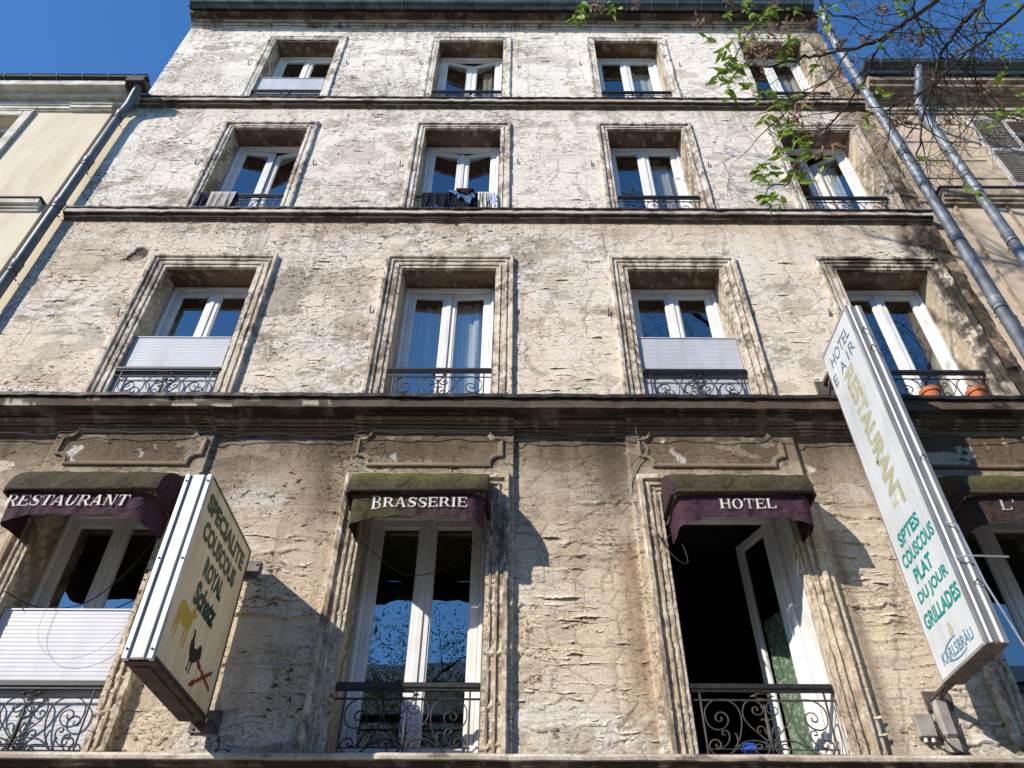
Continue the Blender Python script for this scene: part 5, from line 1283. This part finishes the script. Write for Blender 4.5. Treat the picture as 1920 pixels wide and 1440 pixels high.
extr([(0, 12.60), (.06, 12.605), (.06, 12.63), (.10, 12.64), (.10, 12.68), (.15, 12.69), (.16, 12.74), (.24, 12.75), (.25, 12.82), (.30, 12.83), (.30, 12.93), (0, 12.95)], RXL - .05, 16, 'cornice', 'beige_trim', rpart)
m = MB(); m.box(RXL - .05, 16, -.32, -.005, 12.955, 12.985); rpart(m, 'fascia_board', 'rust')
gutter(rb, RXL - .12, 16, .40, 13.10, .10, M['zinc_dark'], 22)
extr([(0, 9.98), (.05, 9.985), (.05, 10.03), (.08, 10.04), (.08, 10.09), (.11, 10.10), (.12, 10.22), (0, 10.24)], 5.50, 16, 'string_course', 'beige_trim', rpart)
extr([(0, 10.225), (.135, 10.226), (.14, 10.25), (0, 10.27)], 5.48, 16, 'flashing', 'lead', rpart)
m = MB(); m.quadgrid([[(5.3, -.4, 13.12), (5.3, 5, 16)], [(16, -.4, 13.12), (16, 5, 16)]]); rpart(m, 'roof', 'roof')
for x in (5.62, 6.28): m = MB(); m.box(x, x + .03, -.03, .002, 3, 9.97, .006); rpart(m, 'pilaster_edge', 'beige_trim')
for (a, b, c, d) in rh:
    s = MB()
    for x0_, x1_ in ((a, a + .07), ((a + b) / 2 - .06, (a + b) / 2 + .06), (b - .07, b)): s.box(x0_, x1_, .16, .21, c, d, .005)
    for x0_, x1_ in ((a + .07, (a + b) / 2 - .06), ((a + b) / 2 + .06, b - .07)): s.box(x0_, x1_, .162, .208, d - .08, d); s.box(x0_, x1_, .162, .208, c, c + .09)
    wn_ = rpart(s, 'window', 'pvc')
    s = MB(); s.poly([(a, .19, c), (b, .19, c), (b, .19, d), (a, .19, d)]); s.build('pane', M['glass'], wn_)
    s = MB(); s.poly([(a - .1, .68, c - .1), (b + .1, .68, c - .1), (b + .1, .68, d + .1), (a - .1, .68, d + .1)]); s.build('dark_backing', M['room'], wn_)  # added sheet, its dark colour stands in for the shaded interior
# shutter folded back against the wall
a, b, c, d = 6.56, 7.12, 10.36, 12.14
s = MB(); s.box(a, a + .06, -.075, -.035, c, d, .004); s.box(b - .06, b, -.075, -.035, c, d, .004)
for z in (c, (c + d) / 2 - .04, d - .08): s.box(a + .06, b - .06, -.073, -.037, z, z + .08, .003)
shut = rpart(s, 'shutter', 'shutter')
sl_ = MB(); sl_.bevbox(a + .06, b - .06, -.022, .022, -.004, .004, .002)
lm = sl_.mesh('louvre', M['shutter'])
for z0_, z1_ in ((c + .08, (c + d) / 2 - .04), ((c + d) / 2 + .04, d - .08)):
    k = int((z1_ - z0_) / .048)
    for i in range(k): o = link('louvre', lm, shut); o.location = (0, -.055, z0_ + (i + .5) * (z1_ - z0_) / k); o.rotation_euler.x = R(40)

# ================================================================== OPPOSITE SIDE (seen in the panes)
ob_ = thing('street_building', 'plain pale street building standing across the road behind the viewer', 'building')
m = MB(); m.box(-26, 26, -30, -19.6, 0, 11.5); m.build('wall', M['far_wall'], ob_)
m = MB(); m.poly([(-26, -19.3, 11.5), (26, -19.3, 11.5), (26, -24, 14), (-26, -24, 14)]); m.poly([(-26, -30, 11.5), (26, -30, 11.5), (26, -24, 14), (-26, -24, 14)]); m.build('roof', M['roof'], ob_)
wm = MB(); wm.box(-.55, .55, -.02, .04, 0, 2.0); wme = wm.mesh('window', M['room'])
for i in range(-9, 10):
    for z in (3.6, 7.2): o = link('window', wme, ob_); o.location = (i * 2.6, -19.6, z)

# ================================================================== TREES
def leaf_mesh(L, W, name, mt):
    mb = MB()
    for k in range(6):
        t = k / 5; w = W * math.sin(math.pi * min(1, t * .92 + .04)) ** .8 * (1 - .35 * t); zc_ = -.18 * L * t * t
        mb.v += [(-w / 2, t * L, zc_ + .12 * w), (0, t * L, zc_), (w / 2, t * L, zc_ + .12 * w)]
    for k in range(5):
        a = k * 3; mb.f += [(a, a + 1, a + 4, a + 3), (a + 1, a + 2, a + 5, a + 4)]
    return mb.mesh(name, mt)
lms = [leaf_mesh(.095, .045, 'leaf', M['leaf']), leaf_mesh(.075, .042, 'leaf', M['leaf']), leaf_mesh(.055, .03, 'leaf', M['leaf'])]
def grow(pts_list, start, dir_, length, rad, depth, rd, spread=.6, droop=-.05, seglen=.22, tips=None):
    """recursive twig; appends (points, radii)"""
    n = max(2, int(length / seglen)); p = Vector(start); d = Vector(dir_).normalized(); P = [p.copy()]; Rr = [rad]
    for k in range(n):
        d = (d + Vector((rd.gauss(0, .16), rd.gauss(0, .16), rd.gauss(0, .16) + droop))).normalized()
        p = p + d * (length / n); P.append(p.copy()); Rr.append(rad * (1 - .65 * (k + 1) / n))
        if depth > 0 and (k > 0 or n < 3) and rd.random() < .85:
            for _ in range(1 if rd.random() < .7 else 2):
                ax = Vector((rd.gauss(0, 1), rd.gauss(0, 1), rd.gauss(0, 1))).cross(d)
                if ax.length < 1e-3: continue
                nd = Quaternion(ax.normalized(), rd.uniform(.45, 1.05) * spread / .6) @ d
                grow(pts_list, p, nd, length * rd.uniform(.42, .68), Rr[-1] * .62, depth - 1, rd, spread, droop, seglen * .75, tips)
    pts_list.append((P, Rr))
    if tips is not None and depth == 0: tips.append((P[-1], d))
VIEW = [  # limbs and boughs that hang into view
 ([(5.2, -4.6, 9.2), (4.3, -4.2, 8.4), (3.713, -3.9, 8.102), (3.442, -3.6, 7.89), (3.227, -3.4, 7.801), (3.123, -3.3, 7.797), (3.065, -3.2, 7.857), (3.011, -3.1, 7.909), (2.946, -3.05, 7.899), (2.827, -3.0, 7.909), (2.731, -2.95, 7.941), (2.69, -2.9, 8.028), (2.592, -2.85, 8.068), (2.463, -2.8, 8.118), (2.344, -2.75, 8.133), (2.13, -2.7, 8.155), (2.004, -2.7, 8.225), (1.835, -2.65, 8.01), (1.753, -2.6, 8.013)], .022),
 ([(5.4, -4.2, 10.2), (4.363, -3.6, 8.857), (3.807, -3.5, 8.068), (3.606, -3.4, 7.805), (3.412, -3.4, 7.554), (3.346, -3.3, 7.533), (3.202, -3.3, 7.321), (3.17, -3.2, 7.319), (3.135, -3.1, 7.213), (3.124, -3.0, 7.145), (3.07, -2.9, 7.037), (3.044, -2.8, 6.93), (2.913, -2.75, 6.603)], .018),
 ([(5.4, -4.4, 8.0), (4.5, -4.1, 7.3), (3.819, -3.9, 7.042), (3.547, -3.8, 6.95), (3.377, -3.7, 6.931), (3.199, -3.6, 6.824), (3.131, -3.5, 6.828), (3.112, -3.4, 6.9), (3.042, -3.3, 6.872), (2.948, -3.2, 6.857), (2.823, -3.1, 6.837), (2.687, -3.0, 6.848)], .013),
 ([(3.011, -3.1, 7.909), (2.948, -3.05, 7.842), (2.86, -3.0, 7.72), (2.824, -2.9, 7.64), (2.711, -2.8, 7.495), (2.512, -2.75, 7.217), (2.333, -2.7, 7.028), (2.14, -2.65, 6.761), (1.992, -2.6, 6.501), (1.902, -2.6, 6.501), (1.795, -2.55, 6.404)], .010),
 ([(4.4, -4.0, 9.4), (3.3, -3.7, 8.1), (2.938, -3.5, 7.541), (2.981, -3.4, 7.527), (3.028, -3.3, 7.444), (3.144, -3.2, 7.401)], .009),
 ([(3.6, -3.6, 9.8), (2.9, -3.4, 9.1), (2.60, -3.2, 8.6), (2.62, -3.1, 8.3), (2.794, -3.1, 8.217), (2.95, -3.0, 8.25), (3.011, -3.1, 7.909)], .008),
 ([(3.456, -3.5, 7.547), (3.263, -3.5, 7.222), (3.177, -3.4, 6.957), (3.153, -3.3, 6.764), (3.193, -3.2, 6.647), (3.20, -3.15, 6.50), (3.13, -3.3, 6.2), (3.127, -3.4, 6.0)], .007),
 ([(3.4, -3.4, 10.6), (2.622, -3.1, 9.712), (2.505, -3.0, 9.318), (2.26, -2.95, 8.828), (2.059, -2.9, 8.493), (1.884, -2.85, 8.132), (1.72, -2.8, 7.797)], .009),
 ([(2.4, -3.2, 11.6), (1.5, -3.0, 10.7), (1.025, -2.9, 10.141), (0.835, -2.85, 9.711), (0.70, -2.8, 9.252), (0.64, -2.8, 8.85)], .009),
 ([(2.731, -2.95, 7.941), (2.517, -2.9, 7.58), (2.357, -2.8, 7.492), (2.157, -2.8, 7.312), (2.125, -2.7, 7.328), (2.037, -2.7, 7.162)], .006)]
tr = thing('street_tree', 'twiggy street tree in young leaf whose boughs hang in at the upper right', 'tree', (6.4, -5.0, 0))
TO = Vector((6.4, -5.0, 0))
rd = random.Random(11)
trunk = MB(); trunk.tube([Vector(p) - TO for p in cr([(6.4, -5.0, -.02), (6.42, -5.0, 2), (6.35, -4.95, 4.5), (6.1, -4.8, 7), (5.7, -4.6, 9.5), (5.2, -4.5, 12), (4.8, -4.4, 14.5)], 4)], [.24, .22, .21, .20, .195, .19, .185, .18, .175, .17, .16, .155, .15, .14, .13, .12, .11, .10, .09, .08, .07, .06, .05, .04, .03], 12)
trunk.build('trunk', M['bark'], tr, smooth=True)
twigs = []; tips = []
for pts, r0 in VIEW:
    cp_ = cr(pts, 4); nn = len(cp_)
    cp_ = [p + Vector((rd.gauss(0, .006), rd.gauss(0, .006), rd.gauss(0, .006))) for p in cp_]
    mb = MB(); mb.tube([p - TO for p in cp_], [r0 * (1 - .8 * k / nn) + .0022 for k in range(nn)], 7); mb.build('bough', M['bark'], tr, smooth=True)
    if cp_[-1].x < 1.0: continue
    for k in range(5, nn, 2 if cp_[-1].x < 2.2 else 1):
        if cp_[k].x < 1.9 and rd.random() < .6: continue
        d = (cp_[min(k + 1, nn - 1)] - cp_[k - 1]).normalized()
        for _ in range(1 if rd.random() < .54 else 0):
            nd = (d * .6 + Vector((rd.gauss(0, .7), rd.gauss(0, .35), rd.gauss(-.25, .7)))).normalized()
            grow(twigs, cp_[k], nd, rd.uniform(.25, .62) * (.6 if cp_[k].x < 2.1 else 1), .0060, 2 if rd.random() < .6 else 1, rd, .7, -.03, .10, tips)
mb = MB()
for P, Rr in twigs: mb.tube([p - TO for p in P], [max(.0019, r) for r in Rr], 3, caps=False)
o = mb.build('twigs', M['bark'], tr); o['kind'] = 'stuff'
# crown overhead and to the right, out of the frame, throwing the dapples
limbs = []; ctips = []
for (s_, e_) in (((5.9, -4.7, 8.2), (1.6, -3.6, 12.2)), ((5.6, -4.6, 9.8), (.4, -3.5, 12.4)), ((5.4, -4.5, 11), (2.6, -2.6, 14.6)), ((5.2, -4.5, 12), (3.2, -5.2, 16)), ((4.8, -4.4, 14), (4.0, -4.0, 17)), ((6.2, -4.9, 6.6), (7.2, -3.0, 11)), ((5.6, -4.6, 10), (7.5, -5.5, 14)), ((6, -4.8, 7.4), (4.6, -2.2, 12.0)), ((5.3, -4.5, 11.5), (1.2, -2.4, 12.6)), ((6, -4.8, 7.6), (8.6, -4.4, 11.4))):
    a = Vector(s_); b = Vector(e_); mid = (a + b) / 2 + Vector((0, 0, .5))
    cp_ = cr([a, mid, b], 7); nn = len(cp_)
    mb = MB(); mb.tube([p - TO for p in cp_], [.055 * (1 - .8 * k / nn) + .004 for k in range(nn)], 7); mb.build('bough', M['bark'], tr, smooth=True)
    for k in range(3, nn):
        d = (cp_[min(k + 1, nn - 1)] - cp_[k - 1]).normalized()
        for _ in range(2):
            nd = (d * .7 + Vector((rd.gauss(0, .7), rd.gauss(0, .6), rd.gauss(.25, .6)))).normalized()
            grow(limbs, cp_[k], nd, rd.uniform(.8, 1.6), .010, 2, rd, .7, 0, .3, ctips)
def out_of_view(p, m_=1.0):
    d = p.y + 5.8; z = p.z - 1.6; th = R(42.2)
    dep = d * math.cos(th) + z * math.sin(th)
    if dep < .1: return True
    u = FPX * p.x / dep; v = FPX * (z * math.cos(th) - d * math.sin(th)) / dep
    return not (abs(u) < 960 * m_ and abs(v) < 720 * m_)
mb = MB(); cf = MB()
for P, Rr in limbs:
    if all(out_of_view(p, 1.03) for p in P): mb.tube([p - TO for p in P], [max(.0025, r) for r in Rr], 3, caps=False)
o = mb.build('crown_twigs', M['bark'], tr); o['kind'] = 'stuff'
def leafquad(mb, p, rd, s):
    q = Quaternion((rd.gauss(0, 1), rd.gauss(0, 1), rd.gauss(0, 1), rd.gauss(0, 1))).normalized()
    b = len(mb.v); mb.v += [tuple(p + q @ Vector(v) * s) for v in ((0, 0, 0), (.24, .5, .05), (0, 1, -.08), (-.24, .5, .05))]; mb.f.append((b, b + 1, b + 2, b + 3))
for p, d in ctips:
    if rd.random() < .16 and out_of_view(p, 1.06):
        for _ in range(5): leafquad(cf, p - TO + Vector((rd.gauss(0, .06), rd.gauss(0, .06), rd.gauss(0, .06))), rd, .085)
o = cf.build('crown_foliage', M['leaf'], tr); o['kind'] = 'stuff'
# leaf clusters in view: world points near the bough ends
CL = [(0.648, -2.7, 9.507, 7, 1.0), (0.58, -2.7, 9.192, 7, 1.0), (0.662, -2.7, 9.291, 5, 1.0), (0.942, -2.7, 9.549, 5, 1.0), (0.97, -2.7, 9.382, 3, 1.0), (1.701, -2.7, 8.825, 5, 1.0), (2.234, -2.7, 9.524, 7, 1.0), (2.27, -2.7, 9.308, 6, 1.0), (2.03, -2.7, 9.268, 4, 1.0), (2.353, -2.7, 9.21, 4, 1.0), (2.485, -2.7, 9.462, 5, 1.0), (2.426, -2.7, 9.31, 4, 1.0), (2.654, -2.7, 9.4, 4, 1.0), (2.053, -2.7, 8.851, 5, 1.0), (2.036, -2.7, 8.682, 4, 1.0), (1.903, -2.7, 8.571, 6, 1.0), (1.821, -2.7, 8.462, 6, 1.0), (1.882, -2.7, 8.326, 6, 1.0), (1.781, -2.7, 8.152, 6, 1.0), (1.722, -2.7, 8.003, 5, 1.0), (1.783, -2.7, 7.908, 5, 1.0), (1.907, -2.7, 8.203, 4, 1.0), (1.967, -2.7, 8.154, 5, 1.0), (1.744, -2.7, 7.766, 5, 1.0), (1.923, -2.7, 7.814, 3, 1.0), (2.026, -2.7, 7.769, 3, 1.0), (2.316, -2.7, 8.362, 5, 1.0), (2.424, -2.7, 8.522, 5, 1.0), (2.511, -2.7, 8.687, 5, 1.0), (2.389, -2.7, 8.31, 4, 1.0), (2.538, -2.7, 8.209, 3, 1.0), (2.061, -2.7, 7.723, 4, 1.0), (2.15, -2.7, 7.588, 4, 1.0), (2.028, -2.7, 7.37, 6, 1.0), (2.09, -2.7, 7.456, 4, 1.0), (2.251, -2.7, 7.589, 5, 1.0), (2.284, -2.7, 7.545, 3, 1.0), (2.093, -2.7, 7.187, 5, 1.0), (2.048, -2.7, 7.081, 5, 1.0), (2.158, -2.7, 7.286, 3, 1.0), (2.234, -2.7, 7.163, 3, 1.0), (1.995, -2.7, 6.848, 4, 1.0), (2.134, -2.7, 6.925, 5, 1.0), (2.248, -2.7, 7.004, 3, 1.0), (2.167, -2.7, 6.812, 4, 1.0), (2.258, -2.7, 6.775, 3, 1.0), (1.799, -2.7, 6.589, 7, 1.0), (1.745, -2.7, 6.483, 5, 1.0), (1.845, -2.7, 6.533, 4, 1.0), (1.97, -2.7, 6.485, 4, 1.0), (1.892, -2.7, 6.45, 3, 1.0), (1.682, -2.7, 6.214, 6, 1.0), (1.731, -2.7, 6.182, 5, 1.0), (1.823, -2.7, 6.261, 4, 1.0), (2.501, -3.15, 8.216, 4, 0.8), (2.455, -3.15, 7.955, 4, 0.8), (2.635, -3.15, 8.381, 3, 0.8), (2.783, -3.15, 7.617, 3, 0.8), (3.176, -3.15, 8.31, 5, 0.8), (3.247, -3.15, 8.388, 3, 0.8), (2.933, -3.15, 7.762, 3, 0.8), (2.586, -3.15, 6.921, 4, 0.8), (3.341, -3.15, 8.015, 3, 0.8), (3.356, -3.15, 7.914, 3, 0.8), (2.383, -3.15, 6.501, 4, 0.8), (3.752, -3.15, 8.176, 3, 0.8), (3.699, -3.15, 7.721, 3, 0.8), (3.867, -3.15, 7.82, 4, 0.8), (3.827, -3.15, 7.674, 3, 0.8), (4.085, -3.15, 8.127, 3, 0.8), (3.653, -3.15, 7.486, 3, 0.8), (3.974, -3.15, 7.821, 3, 0.8), (4.201, -3.15, 8.398, 3, 0.8), (4.042, -3.15, 8.341, 3, 0.8), (3.617, -3.15, 7.178, 4, 0.8), (3.343, -3.15, 6.619, 4, 0.8), (3.242, -3.15, 6.509, 5, 0.8), (3.148, -3.15, 6.366, 4, 0.8), (3.45, -3.15, 6.583, 3, 0.8), (2.711, -3.15, 5.61, 5, 0.8), (3.581, -3.15, 6.851, 3, 0.8), (2.543, -3.15, 5.966, 2, 0.8), (3.442, -3.15, 7.439, 2, 0.8), (2.478, -3.15, 6.88, 2, 0.8)]
leaves = 0; LV = MB(); lproto = [leaf_mesh(.075, .042, 'x', M['leaf'])]; pv = [v.co.copy() for v in lproto[0].vertices]; pf = [tuple(p.vertices) for p in lproto[0].polygons]
for (x, y, z, n, s) in CL:
    c0 = Vector((x, y, z)) - TO
    stem = Vector((rd.uniform(-.6, .6), rd.uniform(-.3, .3), rd.uniform(-1, -.4))).normalized()
    for k in range(int(n * 1.7)):
        t = (k % n) / max(1, n - 1)
        base = c0 + stem * (t * .13) + Vector((rd.gauss(0, .012), rd.gauss(0, .012), rd.gauss(0, .012)))
        out = (stem * .45 + Vector((rd.choice((-1, 1)) * rd.uniform(.4, 1), rd.uniform(-.6, .6), rd.uniform(-.5, .35)))).normalized()
        nrm = Vector((rd.gauss(0, .5), -1 + rd.gauss(0, .5), rd.gauss(-.3, .7))).normalized()
        xa_ = out.cross(nrm)
        if xa_.length < .1: continue
        xa_.normalize(); nz_ = xa_.cross(out)
        sc_ = rd.uniform(.7, 1.12)
        mt4 = Matrix(((xa_.x, out.x, nz_.x, base.x), (xa_.y, out.y, nz_.y, base.y), (xa_.z, out.z, nz_.z, base.z), (0, 0, 0, 1)))
        if leaves < 290 and k < n:
            o = link('leaf', lms[0 if s > .9 else (1 if s > .7 else 2)], tr); o.matrix_local = mt4 @ Matrix.Scale(sc_, 4); leaves += 1
        else:
            b_ = len(LV.v); ms_ = mt4 @ Matrix.Scale(sc_ * .8, 4); LV.v += [tuple(ms_ @ v) for v in pv]; LV.f += [tuple(b_ + i for i in f) for f in pf]
o = LV.build('small_leaves', M['leaf'], tr); o['kind'] = 'stuff'
# dry seed bunches
sdm = MB(); rs = random.Random(5)
for k in range(16): leafquad(sdm, Vector((rs.gauss(0, .016), rs.gauss(0, .016), rs.gauss(0, .018))), rs, .034)
sme_ = sdm.mesh('seed_bunch', M['seed'])
SD = [(1.643, -2.79, 8.877), (2.107, -2.74, 9.456), (1.996, -2.86, 8.481), (2.048, -2.76, 8.328), (2.12, -2.73, 8.25), (2.034, -2.86, 8.212), (1.968, -3.07, 7.606), (2.289, -3.02, 8.708), (2.256, -3.01, 8.244), (2.347, -2.79, 8.817), (2.5, -2.91, 8.485), (2.054, -2.81, 7.921), (2.142, -2.77, 8.635), (2.773, -2.74, 8.991), (2.379, -2.79, 7.451), (2.011, -3.07, 6.757), (2.09, -3.03, 6.462), (1.981, -3.02, 6.732), (1.998, -3.02, 6.207), (2.022, -2.78, 6.467), (2.868, -2.82, 8.44), (3.042, -2.95, 8.858), (3.222, -2.99, 8.559), (3.932, -3.04, 8.282), (3.259, -3.05, 7.922), (3.692, -2.73, 8.675), (2.734, -2.94, 7.791), (2.937, -2.97, 8.13), (3.33, -2.9, 7.647), (3.885, -2.77, 7.645), (2.787, -2.89, 6.829), (3.166, -2.74, 7.485), (3.214, -3.07, 6.724), (3.037, -3.05, 6.624), (2.81, -2.92, 6.814), (4.078, -2.82, 8.76), (2.154, -3.06, 6.236), (3.681, -2.93, 7.975), (3.207, -3.05, 8.578), (2.465, -3.04, 7.399), (0.707, -2.9, 8.953), (1.099, -2.87, 9.09), (2.143, -2.94, 8.272)]
for (x, y, z) in SD:
    o = link('seed_bunch', sme_, tr); o.location = Vector((x, y, z)) - TO; o.rotation_euler = (rd.uniform(0, 6), rd.uniform(0, 6), rd.uniform(0, 6)); o.scale = (rd.uniform(1.1, 1.9),) * 3

def far_tree(loc, hgt, rx, label, dens=1.0, seed=1):
    rd2 = random.Random(seed); t = thing('street_tree', label, 'tree', loc, 'street trees across the road')
    mb = MB(); mb.tube([(0, 0, -.1), (.05, 0, 2), (-.05, .1, 4), (0, 0, hgt * .75)], [.22, .19, .15, .05], 8); mb.build('trunk', M['bark'], t, smooth=True)
    tw = []; tp = []
    for k in range(9):
        a = k * 2.4; z = 3 + (hgt * .7 - 3) * k / 8
        grow(tw, (0, 0, z), (math.cos(a), math.sin(a), .8), rx * rd2.uniform(.7, 1.1), .05, 3, rd2, .65, .02, .45, tp)
    mb = MB()
    for P, Rr in tw: mb.tube(P, [max(.006, r) for r in Rr], 3, caps=False)
    o = mb.build('branches', M['bark'], t); o['kind'] = 'stuff'
    cf = MB()
    for p, d in tp:
        if rd2.random() < .8 * dens:
            for _ in range(70): leafquad(cf, p + Vector((rd2.gauss(0, .34), rd2.gauss(0, .34), rd2.gauss(0, .34))), rd2, .10)
    o = cf.build('foliage', M['leaf_far'], t); o['kind'] = 'stuff'
far_tree((-2.6, -14.5, 0), 13.0, 2.6, 'leafy street tree across the road mirrored in the tall window', 1.0, 3)
far_tree((5.5, -15.0, 0), 12.0, 2.6, 'leafy street tree across the road opposite the tall sign', .9, 4)
